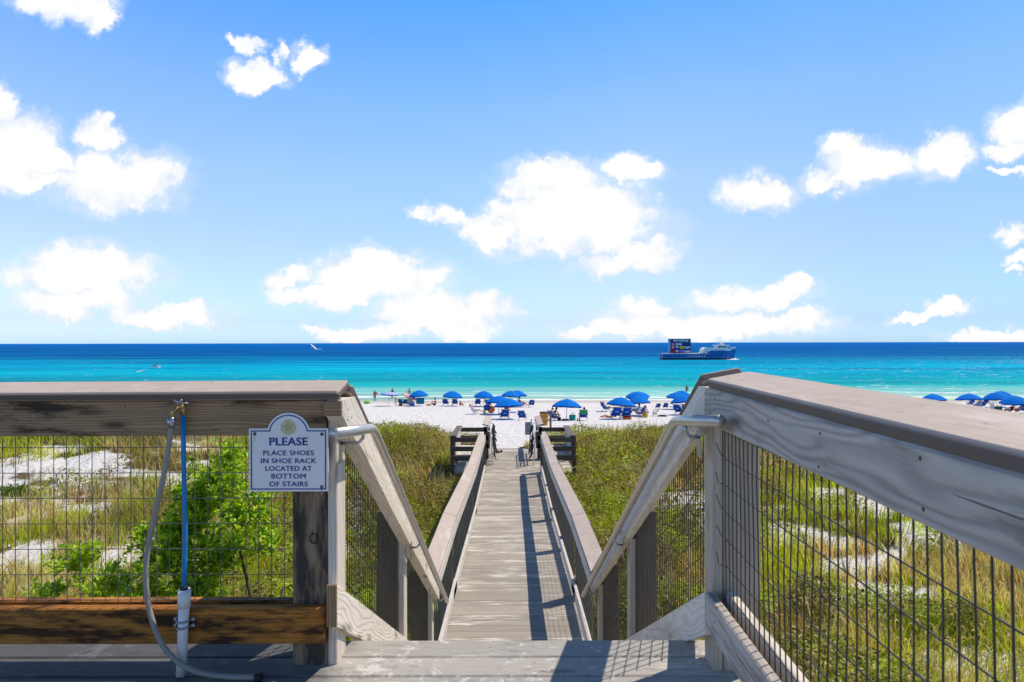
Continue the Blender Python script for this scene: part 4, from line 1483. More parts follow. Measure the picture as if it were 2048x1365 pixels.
# facing +Y, metres for a 1.7 m adult; l = +x side is the right hand seen from behind
pose('stand', pel=(0, 0, .92), wai=(0, 0, 1.08), che=(0, .01, 1.27), nec=(0, 0, 1.44), hea=(0, .02, 1.58), shl=(.18, 0, 1.39), ell=(.24, -.02, 1.12), wrl=(.25, .06, .88),
     shr=(-.18, 0, 1.39), elr=(-.24, -.02, 1.12), wrr=(-.25, .06, .88), kl=(.11, .03, .48), al=(.12, -.02, .08), tl=(.14, .14, .03), kr=(-.10, .03, .48), ar=(-.11, -.02, .08), tr=(-.13, .14, .03))
pose('carry', pel=(0, 0, .92), wai=(0, 0, 1.08), che=(0, .01, 1.27), nec=(0, 0, 1.44), hea=(0, .02, 1.58), shl=(.18, 0, 1.39), ell=(.23, .03, 1.14), wrl=(.10, .24, 1.12),
     shr=(-.18, 0, 1.39), elr=(-.25, -.02, 1.12), wrr=(-.27, .05, .88), kl=(.11, .03, .48), al=(.13, -.02, .08), tl=(.15, .14, .03), kr=(-.12, .03, .48), ar=(-.15, -.02, .08), tr=(-.17, .14, .03))
pose('chair', pel=(0, 0, .34), wai=(0, -.09, .46), che=(0, -.17, .64), nec=(0, -.22, .82), hea=(0, -.20, .97), shl=(.18, -.19, .77), ell=(.28, -.02, .56), wrl=(.26, .24, .54),
     shr=(-.18, -.19, .77), elr=(-.28, -.02, .56), wrr=(-.26, .24, .54), kl=(.12, .43, .47), al=(.13, .74, .13), tl=(.14, .84, .20), kr=(-.12, .43, .47), ar=(-.13, .74, .13), tr=(-.14, .84, .20))
pose('lean', pel=(0, 0, .36), wai=(0, .07, .48), che=(0, .16, .64), nec=(0, .26, .78), hea=(0, .33, .90), shl=(.17, .22, .74), ell=(.25, .36, .52), wrl=(.16, .52, .44),
     shr=(-.17, .22, .74), elr=(-.25, .36, .52), wrr=(-.16, .52, .44), kl=(.16, .43, .47), al=(.17, .52, .09), tl=(.18, .66, .04), kr=(-.16, .43, .47), ar=(-.17, .52, .09), tr=(-.18, .66, .04))
pose('recline', pel=(0, 0, .30), wai=(0, -.13, .40), che=(0, -.27, .54), nec=(0, -.40, .70), hea=(0, -.45, .84), shl=(.18, -.34, .66), ell=(.36, -.30, .92), wrl=(.08, -.50, .90),
     shr=(-.18, -.34, .66), elr=(-.36, -.30, .92), wrr=(-.08, -.50, .90), kl=(.12, .44, .42), al=(.12, .85, .24), tl=(.13, .93, .33), kr=(-.12, .44, .40), ar=(-.12, .85, .22), tr=(-.13, .93, .31))
pose('ground', pel=(0, 0, .11), wai=(0, -.03, .26), che=(0, -.02, .44), nec=(0, .01, .62), hea=(0, .04, .77), shl=(.18, 0, .57), ell=(.27, .16, .40), wrl=(.16, .37, .46),
     shr=(-.18, 0, .57), elr=(-.27, .16, .40), wrr=(-.16, .37, .46), kl=(.15, .36, .44), al=(.11, .55, .07), tl=(.12, .70, .03), kr=(-.15, .36, .44), ar=(-.11, .55, .07), tr=(-.12, .70, .03))
pose('drink', pel=(0, 0, .11), wai=(0, -.03, .26), che=(0, -.02, .44), nec=(0, .01, .62), hea=(0, .04, .77), shl=(.18, 0, .57), ell=(.27, .16, .40), wrl=(.16, .37, .46),
     shr=(-.18, 0, .57), elr=(-.20, .24, .42), wrr=(-.12, .34, .62), kl=(.15, .40, .30), al=(.11, .70, .07), tl=(.12, .82, .10), kr=(-.15, .40, .30), ar=(-.11, .70, .07), tr=(-.12, .82, .10))
pose('lie', pel=(0, 0, .13), wai=(0, -.16, .13), che=(0, -.34, .15), nec=(0, -.52, .16), hea=(0, -.66, .20), shl=(.18, -.46, .15), ell=(.30, -.25, .10), wrl=(.24, -.02, .08),
     shr=(-.18, -.46, .15), elr=(-.30, -.25, .10), wrr=(-.24, -.02, .08), kl=(.12, .42, .30), al=(.12, .80, .10), tl=(.13, .86, .22), kr=(-.12, .42, .14), ar=(-.12, .84, .09), tr=(-.13, .90, .20))

def person(label, pos, rot, posename, skin_m, hair_m, top=None, bottom=None, h=1.7, group=None, long_hair=False, skirt=False, armless=False):
    k = h / 1.7
    J = {a: v * k for a, v in POSES[posename].items()}
    t = thing('person', label, 'person', pos, group, True)
    t.rotation_euler = (0, 0, R(rot))
    names = ['pel', 'wai', 'che', 'nec']
    V, E, Rr = [], [], []
    idx = {}
    def v(n, p, r):
        idx[n] = len(V); V.append(p); Rr.append((r[0] * k, r[1] * k) if isinstance(r, tuple) else r * k)
        return idx[n]
    up = (J['hea'] - J['nec']).normalized()
    fwd = Vector((0, 1, 0)) - up * up.y
    fwd = fwd.normalized() if fwd.length > 0.2 else Vector((0, 0, 1))
    v('pel', J['pel'], (.135, .105)); v('wai', J['wai'], (.115, .092)); v('che', J['che'], (.135, .105)); v('nec', J['nec'], .052)
    v('jaw', J['nec'] + up * .075 * k + fwd * .012 * k, .062)
    v('hea', J['hea'] + up * .015 * k + fwd * .005 * k, (.078, .088)); v('crown', J['hea'] + up * .10 * k, .052)
    E += [(0, 1), (1, 2), (2, 3), (3, 4), (4, 5), (5, 6)]
    for s in 'lr':
        sg = 1 if s == 'l' else -1
        v('sh' + s, J['sh' + s], .055); v('el' + s, J['el' + s], .040); v('wr' + s, J['wr' + s], (.028, .024))
        E += [(idx['che'], idx['sh' + s]), (idx['sh' + s], idx['el' + s]), (idx['el' + s], idx['wr' + s])]
        d = (J['wr' + s] - J['el' + s]).normalized()
        v('ha' + s, J['wr' + s] + d * .07 * k, (.036, .016))
        E.append((idx['wr' + s], idx['ha' + s]))
        v('hip' + s, J['pel'] + Vector((sg * .085 * k, (J['k' + s] - J['pel']).y * .12, (J['k' + s] - J['pel']).z * .12)), .092)
        v('k' + s, J['k' + s], .056); v('a' + s, J['a' + s], .037); v('t' + s, J['t' + s], (.034, .022))
        E += [(0, idx['hip' + s]), (idx['hip' + s], idx['k' + s]), (idx['k' + s], idx['a' + s]), (idx['a' + s], idx['t' + s])]
    body = skin('body', V, E, Rr, skin_m, t)
    # face and fingers joined into the same body mesh
    b = bmesh.new(); b.from_mesh(body.data)
    hc = J['hea'] + fwd * .085 * k
    side = up.cross(fwd)
    def blob(c, r, sc=(1, 1, 1)):
        mt = Matrix.Translation(c) @ Matrix.Diagonal((r * sc[0], r * sc[1], r * sc[2], 1))
        bmesh.ops.create_icosphere(b, subdivisions=1, radius=1.0, matrix=mt)
    blob(hc + fwd * .008 * k - up * .005 * k, .015 * k)
    for sg in (-1, 1):
        blob(J['hea'] + side * sg * .080 * k, .020 * k, (.6, .8, 1.2))
    for s in 'lr':
        d = (J['wr' + s] - J['el' + s]).normalized()
        sd = d.cross(Vector((0, 0, 1)))
        sd = sd.normalized() if sd.length > .1 else Vector((1, 0, 0))
        base = J['wr' + s] + d * .085 * k
        for q, ln in zip((-1.5, -.5, .5, 1.5), (.065, .078, .082, .070)):
            c = base + sd * q * .017 * k
            bmesh.ops.create_cone(b, cap_ends=True, segments=5, radius1=.009 * k, radius2=.006 * k, depth=ln * k,
                                  matrix=Matrix.Translation(c + (d + Vector((0, 0, -.25))) * ln * .5 * k) @ (d + Vector((0, 0, -.25))).to_track_quat('Z', 'Y').to_matrix().to_4x4())
        th = (d * .8 + sd * .7).normalized()
        bmesh.ops.create_cone(b, cap_ends=True, segments=5, radius1=.010 * k, radius2=.007 * k, depth=.06 * k,
                              matrix=Matrix.Translation(J['wr' + s] + d * .04 * k + sd * .035 * k + th * .03 * k) @ th.to_track_quat('Z', 'Y').to_matrix().to_4x4())
    b.to_mesh(body.data); b.free()
    for p in body.data.polygons:
        p.use_smooth = True
    # hair
    hb = MB()
    hcn = J['hea'] + up * .035 * k - fwd * .018 * k
    hb.sphere(tuple(hcn), .108 * k, 10, 7, (.92, 1.0, 1.0))
    if long_hair:
        hb.sphere(tuple(J['hea'] - up * .07 * k - fwd * .07 * k), .085 * k, 8, 6, (.95, .6, 1.5))
    hb.build('hair', hair_m, t)
    if top:
        vv = [J['pel'] + (J['wai'] - J['pel']) * .4, J['wai'], J['che'], J['nec'] - up * .05 * k]
        ee = [(0, 1), (1, 2), (2, 3)]
        rr = [(.150 * k, .122 * k), (.135 * k, .112 * k), (.152 * k, .122 * k), .085 * k]
        if not armless:
            for s in 'lr':
                i = len(vv)
                vv += [J['sh' + s], J['sh' + s].lerp(J['el' + s], .62)]
                rr += [.070 * k, .060 * k]
                ee += [(2, i), (i, i + 1)]
        skin('top', vv, ee, rr, top, t)
    if bottom:
        vv = [J['pel'] + (J['wai'] - J['pel']) * .55, J['pel']]
        ee = [(0, 1)]
        rr = [(.146 * k, .116 * k), (.155 * k, .125 * k)]
        f = .62 if not skirt else .35
        for s in 'lr':
            i = len(vv)
            hp = V[idx['hip' + s]]
            vv += [hp, hp.lerp(J['k' + s], f)]
            rr += [.108 * k, .090 * k]
            ee += [(1, i), (i, i + 1)]
        skin('shorts', vv, ee, rr, bottom, t)
    return t

def at(px, py, dz=0.0):
    p = spot(px, py)
    p.z += dz
    return p
def wet(px, y, depth=0.0):
    return Vector(((px - 1024) / F * y, y, SEA_Z - depth))

def group_of_people():
    person('adult in red shirt and teal shorts standing at the water edge', at(749.5, 804), 20, 'carry', 'skin_dark', 'hair_dark', 'red', 'teal', 1.46)
    c = person('small child in coral swimsuit carried by the adult in red', at(752, 804) + Vector((0.05, 0.22, 0.82)), 200, 'ground', 'skin_pale', 'hair_brown', 'coral', 'coral', 0.85)
    person('wading person in black rash vest behind the striped flat parasol', wet(784.5, 84.0, 0.35), 160, 'stand', 'skin_dark', 'hair_dark', 'navy', 'navy', 1.70)
    person('little child in coral dress standing beside the striped flat parasol', at(791, 813.5), 15, 'stand', 'skin_pale', 'hair_brown', 'coral', 'coral', 1.02, skirt=True)
    person('person with bare shoulders standing in shallow water behind the leftmost blue umbrella', wet(818.5, 82.0, 0.2), 190, 'stand', 'skin_tan', 'hair_brown', None, 'grey', 1.72)
    person('tanned person sitting on the sand raising a drink', at(870.5, 812.5), 75, 'drink', 'skin_tan', 'hair_brown', None, 'navy', 1.66)
    person('child in red striped top squatting beside a blue chair', at(920, 812.5), -60, 'ground', 'skin_dark', 'hair_dark', 'red', 'pink', 1.15)
    person('sunbather with brown hair reclining in the purple chair', at(949, 828) + Vector((0, 0, 0.02)), -100, 'recline', 'skin_pale', 'hair_brown', 'salmon', 'salmon', 1.45)
    person('person in dark vest reading under the overlapping umbrellas', at(1041, 814.5) + Vector((0.05, 0, 0.02)), -75, 'chair', 'skin_tan', 'hair_dark', 'navy', None, 1.55)
    person('person in maroon top sitting behind the lowest blue umbrella', at(1014, 829), -20, 'chair', 'skin_tan', 'hair_brown', 'maroon', 'maroon', 1.4)
    person('person in pink shirt bending forward behind the waste barrel', at(1098, 839), -70, 'lean', 'skin_tan', 'hair_brown', 'pink', 'navy', 1.5)
    person('sunburnt shirtless person sitting by the barrel beside the umbrella pole', at(1106, 841), -55, 'lean', 'skin_tan', 'hair_brown', None, 'navy', 1.62)
    person('person seen from behind in a blue chair hung with a towel', at(1168, 842), -4, 'chair', 'skin_tan', 'hair_dark', None, 'teal', 1.55)
    person('person with arms folded behind the head in a tilted chair', at(1210, 823) + Vector((0, 0, 0.02)), -70, 'recline', 'skin_tan', 'hair_brown', None, 'green', 1.6)
    person('sunbather lying on the sand left of two blue chairs', at(1217, 836), 78, 'lie', 'skin_tan', 'hair_brown', None, 'orange', 1.3)
    person('person in pale blue shirt stretched out under the double umbrellas', at(1274, 831), 60, 'chair', 'skin_tan', 'hair_dark', 'skyblue', 'grey', 1.5)
    person('person in cream cover up sitting above the yellow bag', at(1297.5, 836), 70, 'lean', 'skin_tan', 'hair_brown', 'cream', 'cream', 1.6)
    person('wader in a crimson swimsuit out in the shallows', wet(1373.5, 95.0, 0.72), 150, 'stand', 'skin_dark', 'hair_dark', 'red', 'red', 1.66)
    person('wader in a dark green swimsuit next to another bather', wet(1394, 94.0, 0.72), 170, 'stand', 'skin_dark', 'hair_dark', 'dkgreen', 'dkgreen', 1.62, armless=True)
    person('bare chested wader close to the right stair post', wet(1400, 94.6, 0.62), 200, 'stand', 'skin_tan', 'hair_dark', None, 'maroon', 1.60)
    person('person in maroon shirt sitting under the nearest right umbrella', at(2021, 829), 10, 'chair', 'skin_tan', 'hair_dark', 'maroon', 'grey', 1.5)
    person('shirtless person lounging at the right frame edge', at(2036, 829), 60, 'chair', 'skin_tan', 'hair_brown', None, 'red', 1.5)
    person('person standing behind the far right umbrella in a dark red top', at(2010, 812), 0, 'chair', 'skin_tan', 'hair_dark', 'maroon', 'maroon', 1.5)

# ------------------------------------------------------------------ umbrellas
def make_umbrella(r=1.09, h=1.66, rim=1.10, n=8, mats=('umb', 'umbdark'), tassel=False):
    t = thing('beach_umbrella', None, 'umbrella', (0, 0, 0), None, True)
    MB().tube([(0, 0, -0.3), (0, 0, h + 0.03)], 0.022, 8).build('pole', 'pole', t)
    b = MB()
    rings = 6
    V = [(0, 0, h)]
    Fc = []
    sub = 4
    N = n * sub
    for i in range(1, rings + 1):
        f = i / rings
        for k in range(N):
            a = 2 * math.pi * (k + 0.5 * sub) / N
            q = (k % sub) / sub
            dip = 1 - 0.055 * math.sin(math.pi * q) * f
            rr = r * f * dip
            z = h - (h - rim) * (0.22 * f + 0.78 * f ** 2.1) + 0.018 * math.sin(math.pi * q) * f
            V.append((rr * math.cos(a), rr * math.sin(a), z))
    for k in range(N):
        Fc.append((0, 1 + k, 1 + (k + 1) % N))
    for i in range(rings - 1):
        for k in range(N):
            j = (k + 1) % N
            Fc.append((1 + i * N + k, 1 + (i + 1) * N + k, 1 + (i + 1) * N + j, 1 + i * N + j))
    b.add(V, Fc, None, None, True)
    cn = b.build('canopy', mats[0], t)
    b = MB()
    last = V[-N:]
    V2, F2 = [], []
    for k in range(N):
        x, y, z = last[k]
        q = (k % sub) / sub
        V2 += [(x, y, z), (x * 1.01, y * 1.01, z - 0.10 - 0.012 * math.sin(2 * math.pi * q))]
    for k in range(N):
        if k % sub == sub - 1 and False:
            continue
        j = (k + 1) % N
        F2.append((2 * k, 2 * k + 1, 2 * j + 1, 2 * j))
    b.add(V2, F2, None, None, True)
    b.build('valance', mats[1], cn)
    b = MB()
    b.sphere((0, 0, h + 0.03), 0.03, 8, 6)
    b.build('finial', mats[1], t)
    for k in range(n):
        a = 2 * math.pi * (k + 0.5) / n
        c, s = math.cos(a), math.sin(a)
        rb = MB()
        rb.tube([(0.03 * c, 0.03 * s, h - 0.03)] + [(r * f * c, r * f * s, h - (h - rim) * (0.22 * f + 0.78 * f ** 2.1) - 0.018) for f in (0.35, 0.7, 1.02)], 0.006, 5)
        rb.tube([(0.024 * c, 0.024 * s, rim - 0.12), (r * 0.5 * c, r * 0.5 * s, h - (h - rim) * 0.34)], 0.005, 5)
        rb.build('rib', 'white', t)
    return t

UMB = [  # pole px, base py, label
 (838, 812.5, 'leftmost blue umbrella beside the pink striped sun tent'),
 (903.5, 812, 'blue umbrella over two blue chairs with seated tanned person on its left'),
 (967, 813, 'blue umbrella above the chair left of the crowded umbrella cluster'),
 (996.5, 829, 'blue umbrella leaning over the round orange disc chair'),
 (1018, 839.5, 'lowest blue umbrella of the central cluster, nearest the walkway'),
 (1020.5, 814.5, 'blue umbrella overlapping another at the back of the central cluster'),
 (1034, 812.5, 'half hidden blue umbrella furthest right at the back of the central cluster'),
 (1132.5, 841, 'lone blue umbrella above the shirtless person and the turquoise bag'),
 (1239.5, 839, 'blue umbrella over two tall chairs left of the umbrella pair'),
 (1279.5, 814.5, 'rear upper blue umbrella of the right of centre cluster'),
 (1278.5, 832, 'front blue umbrella shading the person in pale blue shirt'),
 (1271.5, 818, 'nearly hidden blue umbrella between the rear and front one of its cluster'),
 (1361, 813.5, 'top blue umbrella of the trio beside the right stair railing'),
 (1351, 819, 'middle blue umbrella of the trio beside the right stair railing'),
 (1368, 830.5, 'front blue umbrella of the trio beside the right stair railing'),
 (1868, 824, 'blue umbrella almost hidden by the right deck railing cap'),
 (1940, 822, 'blue umbrella left of the towel draped chair, far right group'),
 (2002.5, 815, 'rear blue umbrella of the far right group'),
 (2031, 829, 'blue umbrella cut by the right picture edge'),
 (1995, 820, 'blue umbrella mostly hidden behind the others, far right group'),
]
proto = make_umbrella()
for i, (px, py, lab) in enumerate(UMB):
    o = proto if i == 0 else copy_tree(proto)
    o.location = at(px, py)
    o.rotation_euler = (R(random.uniform(-6, 6)), R(random.uniform(-7, 7)), random.uniform(0, 6))
    k_ = random.uniform(0.95, 1.06)
    o.scale = (k_, k_, random.uniform(0.96, 1.04))
    tag(o, lab, 'umbrella', 'blue rental umbrellas on the beach')

o = make_umbrella(1.02, 1.55, 1.33, 8, ('skyblue', 'umbdark'))
o.name = 'flat_parasol'
o.location = at(777, 812.5); o.rotation_euler = (R(3), R(5), 0.3)
tag(o, 'flat pale parasol with blue rim at the far left of the beach', 'umbrella')
for ch in o.children:
    if ch.name.startswith('canopy'):
        b = MB()
        for k in range(8):
            a0, a1 = 2 * math.pi * (k + 0.5) / 8, 2 * math.pi * (k + 1.5) / 8
            for f0, f1 in ((0.02, 0.62),):
                pts = []
                for f in (f0, f1):
                    z = 1.55 - 0.22 * (0.22 * f + 0.78 * f ** 2.1) + 0.016
                    pts += [(1.02 * f * math.cos(a0), 1.02 * f * math.sin(a0), z), (1.02 * f * math.cos(a1), 1.02 * f * math.sin(a1), z)]
                b.add(pts, [(0, 2, 3, 1)])
        b.build('canopy_centre', 'salmon', ch)
o2 = make_umbrella(0.98, 1.30, 1.02, 8, ('salmon', 'salmon'))
o2.name = 'pink_parasol'
o2.location = at(812, 812); o2.rotation_euler = (0, R(24), 0.2)
tag(o2, 'pink and white striped parasol tilted over the striped towel', 'umbrella')
for ch in o2.children:
    if ch.name.startswith('canopy'):
        b = MB()
        for k in range(8):
            a0 = 2 * math.pi * (k + 0.72) / 8
            a1 = a0 + 2 * math.pi * 0.42 / 8
            V, Fc = [], []
            for q in range(5):
                f = 0.05 + 0.95 * q / 4
                z = 1.30 - 0.28 * (0.22 * f + 0.78 * f ** 2.1) + 0.022
                V += [(0.985 * f * math.cos(a0), 0.985 * f * math.sin(a0), z), (0.985 * f * math.cos(a1), 0.985 * f * math.sin(a1), z)]
            Fc = [(2 * q, 2 * q + 2, 2 * q + 3, 2 * q + 1) for q in range(4)]
            b.add(V, Fc)
        b.build('stripes', 'cream', ch)

# ------------------------------------------------------------------ chairs
def make_chair(fab='chairblue', frame='frame', logo=True, h=0.74):
    """low wooden beach chair, back towards -Y"""
    t = thing('beach_chair', None, 'chair', (0, 0, 0), None, True)
    w = 0.27
    yb, zb = 0.02, 0.24
    yt, zt = -0.30, h + 0.04
    for s in (-1, 1):
        MB().board((s * w, yt, zt), (s * w, 0.42, 0.02), 0.035, 0.022, (0, 0, 1)).build('leg', frame, t)
        MB().board((s * (w - 0.03), -0.28, 0.0), (s * (w - 0.03), 0.46, 0.34), 0.035, 0.022, (0, 0, 1)).build('leg', frame, t)
        MB().board((s * (w + 0.03), -0.16, 0.47), (s * (w + 0.03), 0.36, 0.50), 0.05, 0.02, (1, 0, 0)).build('armrest', frame, t)
        MB().board((s * (w + 0.028), 0.32, 0.49), (s * (w + 0.02), 0.26, 0.10), 0.03, 0.02, (0, 1, 0)).build('arm_support', frame, t)
    MB().board((-w - 0.02, yt + 0.02, zt), (w + 0.02, yt + 0.02, zt), 0.05, 0.022, (0, 0, 1)).build('top_bar', frame, t)
    MB().board((-w, 0.44, 0.33), (w, 0.44, 0.33), 0.04, 0.022, (0, 1, 0)).build('front_bar', frame, t)
    b = MB()
    n = 7
    V, Fc = [], []
    for k in range(n):
        f = k / (n - 1)
        y = yt + 0.03 + (yb - yt - 0.03) * f - 0.03 * math.sin(math.pi * f)
        z = zt - 0.03 + (zb - zt + 0.03) * f
        ww = w - 0.035
        V += [(-ww, y, z), (ww, y, z), (ww, y + 0.012, z + 0.006), (-ww, y + 0.012, z + 0.006)]
    for k in range(n - 1):
        o_, p_ = 4 * k, 4 * k + 4
        for a, c in ((0, 1), (1, 2), (2, 3), (3, 0)):
            Fc.append((o_ + a, p_ + a, p_ + c, o_ + c))
    Fc += [(0, 1, 2, 3), (4 * n - 1, 4 * n - 2, 4 * n - 3, 4 * n - 4)]
    b.add(V, Fc)
    bk = b.build('backrest', fab, t)
    b = MB()
    b.board((-w - 0.035, yt + 0.145, 0.50), (w + 0.035, yt + 0.145, 0.50), 0.16, 0.012, (0, 0.25, -1))
    b.build('back_pocket', fab, bk)
    if logo:
        b = MB()
        for (x0, x1, z0, dz) in ((-0.10, -0.06, 0.535, -0.05), (-0.05, -0.01, 0.49, 0.045), (0.0, 0.035, 0.53, -0.04), (0.045, 0.10, 0.49, 0.03)):
            b.board((x0, yt + 0.130 , z0), (x1, yt + 0.130 , z0 + dz), 0.016, 0.003, (0, 0.2, 1))
        b.board((-0.09, yt + 0.128, 0.468), (0.09, yt + 0.128, 0.468), 0.012, 0.003, (0, 0.2, 1))
        b.build('logo', 'white', bk)
    b = MB()
    b.prism([(0.02, 0.24), (0.12, 0.215), (0.28, 0.235), (0.43, 0.335), (0.43, 0.35), (0.28, 0.25), (0.12, 0.23), (0.02, 0.255)], 'X', -w + 0.035, w - 0.035)
    b.build('seat', fab, t)
    return t

CH = [ # px, base py, turn in degrees (0 = back to the camera), scale, label
 (890.5, 812, -3, 1.0, 'left blue chair of the pair under the second umbrella from the left'),
 (909.5, 812, 3, 1.0, 'right blue chair of the pair under the second umbrella from the left'),
 (955.5, 813, 8, 1.0, 'empty blue chair behind the sunbather in the purple chair'),
 (975.5, 814, -25, 1.0, 'blue chair turned sideways beneath the third umbrella'),
 (974, 827, 4, 1.0, 'blue chair hung with a yellow bag and an orange disc'),
 (1009, 841, 8, 1.1, 'blue chair under the lowest umbrella of the central cluster'),
 (1043.5, 842, -12, 1.0, 'lone blue chair in open sun near the walkway end'),
 (1063, 815, 6, 1.0, 'upright empty blue chair right of the reading person'),
 (1041, 815, -75, 1.0, 'blue chair carrying the reading person'),
 (1105, 842, -55, 1.0, 'blue chair of the shirtless person next to the barrel'),
 (1166.5, 842.5, -4, 1.05, 'blue chair hung with a green towel and used by the person seen from behind'),
 (1209, 823.5, -62, 1.1, 'tilted blue chair of the person with folded arms'),
 (1232.5, 840.5, 3, 1.3, 'tall blue chair left under the umbrella left of the pair'),
 (1253, 840, -3, 1.25, 'tall blue chair right under the umbrella left of the pair, orange bag below'),
 (1283, 834.5, 40, 1.05, 'blue chair facing left under the front umbrella of its cluster'),
 (1316, 819, 2, 0.75, 'left one of two small empty chairs in the distance by the shore'),
 (1331, 819, -2, 0.78, 'right one of two small empty chairs in the distance by the shore'),
 (1356, 831, -40, 1.2, 'blue chair seen half from the side under the railing trio'),
 (1372.5, 829, -48, 1.1, 'blue chair partly hidden by the right stair railing'),
 (1313, 833, 75, 0.85, 'dark teal reclining chair beside the person in cream'),
 (1942, 813, 2, 0.9, 'small blue chair under the left umbrella of the far right group'),
 (1956, 816, 10, 0.95, 'dark blue chair between two chairs, far right group'),
 (1966, 818.5, 18, 1.3, 'large blue chair with a hat and towel on its back'),
 (2045, 827, -10, 1.0, 'blue chair cut by the right picture edge'),
 (801.5, 812, -14, 0.95, 'left teal striped chair before the pink parasol'),
 (811.5, 812, -6, 0.9, 'right teal striped chair before the pink parasol'),
]
chb = make_chair()
cht = make_chair('chairteal', 'frame', False)
used_b = used_t = False
for (px, py, rz, sc, lab) in CH:
    teal = 'teal' in lab
    src = cht if teal else chb
    if (used_t if teal else used_b):
        o = copy_tree(src)
    else:
        o = src
        if teal: used_t = True
        else: used_b = True
    o.location = at(px, py)
    o.rotation_euler = (0, 0, R(rz))
    o.scale = (sc, sc, sc)
    tag(o, lab, 'chair', 'teal chairs on the beach' if teal else 'blue rental chairs on the beach')
o = make_chair('purple', 'white', False)
o.location = at(947, 829); o.rotation_euler = (0, 0, R(-100)); o.scale = (1.0, 1.0, 0.9)
tag(o, 'low purple chair with the sunbather in full sun', 'chair')
group_of_people()

# ------------------------------------------------------------------ bags, towels and toys
def local(name, label, cat, px, py, parts, rz=0, group=None):
    """one thing of several parts given as (part name, material, builder)"""
    p = at(px, py)
    if len(parts) == 1:
        o = parts[0][2](MB()).build(name, parts[0][1])
    else:
        o = thing(name, None, None, p, None, True)
        for (n, m, f) in parts:
            f(MB()).build(n, m, o)
    o.location = p
    o.rotation_euler = (0, 0, R(rz))
    return tag(o, label, cat, group)
def soft(w, d, h, top=1.08):
    return lambda b: b.lathe([(0.001, 0), (0.92, 0.0), (1.0, 0.06 * 1), (top, 0.9), (top * 0.98, 1.0), (top * 0.9, 0.97), (0.85, 0.5), (0.001, 0.45)], (0, 0, 0), 16) and scaled(b, w / 2, d / 2, h)
def scaled(b, x, y, z):
    b.v = [(p[0] * x, p[1] * y, p[2] * z) for p in b.v]
    return b
def handles(w, h):
    def f(b):
        for s in (-1, 1):
            b.tube([(-w * 0.22, s * 0.1, h * 0.95), (-w * 0.15, s * 0.1, h * 1.35), (w * 0.15, s * 0.1, h * 1.35), (w * 0.22, s * 0.1, h * 0.95)], 0.012, 6)
        return b
    return f
def tilt(b):
    b.v = [(p[0], p[2], p[1] + 0.34) for p in b.v]
    return b
def cooler(name, label, px, py, w, d, h, mat, lid):
    local(name, label, 'cooler', px, py, [
        ('box', mat, lambda b: b.board((0, 0, 0.0), (0, 0, h * 0.8), w, d, (1, 0, 0), 0.02)),
        ('lid', lid, lambda b: b.board((0, 0, h * 0.802), (0, 0, h), w * 1.04, d * 1.06, (1, 0, 0), 0.02)),
        ('handle', 'white', lambda b: b.tube([(-w * 0.54, 0, h * 0.6), (-w * 0.56, 0, h * 0.9), (-w * 0.3, 0, h * 1.15), (w * 0.3, 0, h * 1.15), (w * 0.56, 0, h * 0.9), (w * 0.54, 0, h * 0.6)], 0.012, 6))])
cooler('cool_box', 'bright blue cooler in front of the striped towel', 823.7, 812.5, 0.52, 0.34, 0.40, 'ltblue', 'ltblue')
cooler('cool_box', 'low red cooler under the tall blue chair', 1254, 840, 0.62, 0.30, 0.27, 'orange', 'red')
cooler('cool_box', 'black cooler beside the shirtless seated person', 1118, 842, 0.26, 0.24, 0.26, 'navy', 'black')
local('beach_bag', 'turquoise open beach bag beside the lone umbrella pole', 'bag', 1144.5, 841.5, [('sack', 'turq', soft(0.46, 0.34, 0.42)), ('handle', 'turq', handles(0.46, 0.42))])
local('beach_bag', 'bright yellow beach bag under the person in cream', 'bag', 1291, 835, [('sack', 'yellow', soft(0.34, 0.26, 0.36)), ('handle', 'orange', handles(0.34, 0.36))])
local('beach_bag', 'dark green bag half hidden by the right railing cap', 'bag', 1996.5, 823, [('sack', 'dkgreen', soft(0.62, 0.4, 0.46)), ('handle', 'navy', handles(0.6, 0.42))])
local('beach_bag', 'dark purple bag lying left of the lone umbrella pole', 'bag', 1127.5, 842, [('sack', 'purplebag', soft(0.34, 0.24, 0.15, 0.85))])
local('beach_bag', 'dark purple bag lying right of the lone umbrella pole', 'bag', 1134.5, 842.5, [('sack', 'purplebag', soft(0.30, 0.24, 0.17, 0.8))])
local('folded_towel', 'orange towel bundle on the sand left of the tanned person', 'towel', 856, 812, [('bundle', 'orange', soft(0.50, 0.25, 0.16, 0.7))])
local('folded_towel', 'dark towel heap lying in front of the railing trio', 'towel', 1324, 834, [('bundle', 'purplebag', soft(0.85, 0.4, 0.14, 0.6))])
local('shoe_pair', 'pink shoes standing left of the person seen from behind', 'shoes', 1156.5, 842.5, [
    ('shoe', 'pink', lambda b: b.sphere((-0.07, 0, 0.06), 0.09, 10, 6, (0.6, 1.4, 0.75))), ('shoe', 'pink', lambda b: b.sphere((0.07, 0.02, 0.06), 0.09, 10, 6, (0.6, 1.4, 0.75))),
    ('shoe_heel', 'maroon', lambda b: b.tube([(-0.07, -0.08, 0.05), (-0.07, -0.09, 0.22)], 0.03, 8)), ('shoe_heel', 'maroon', lambda b: b.tube([(0.07, -0.06, 0.05), (0.07, -0.07, 0.2)], 0.03, 8))])
local('float_board', 'lime green float lying at the water edge near the adult in red', 'float', 734, 807.5, [
    ('float_body', 'lime', lambda b: b.sphere((0, 0, 0.16), 0.3, 14, 8, (1.25, 0.9, 0.6))), ('float_strap', 'green', lambda b: b.tube([(-0.3, -0.2, 0.05), (0, -0.3, 0.08), (0.3, -0.2, 0.05)], 0.05, 8))])
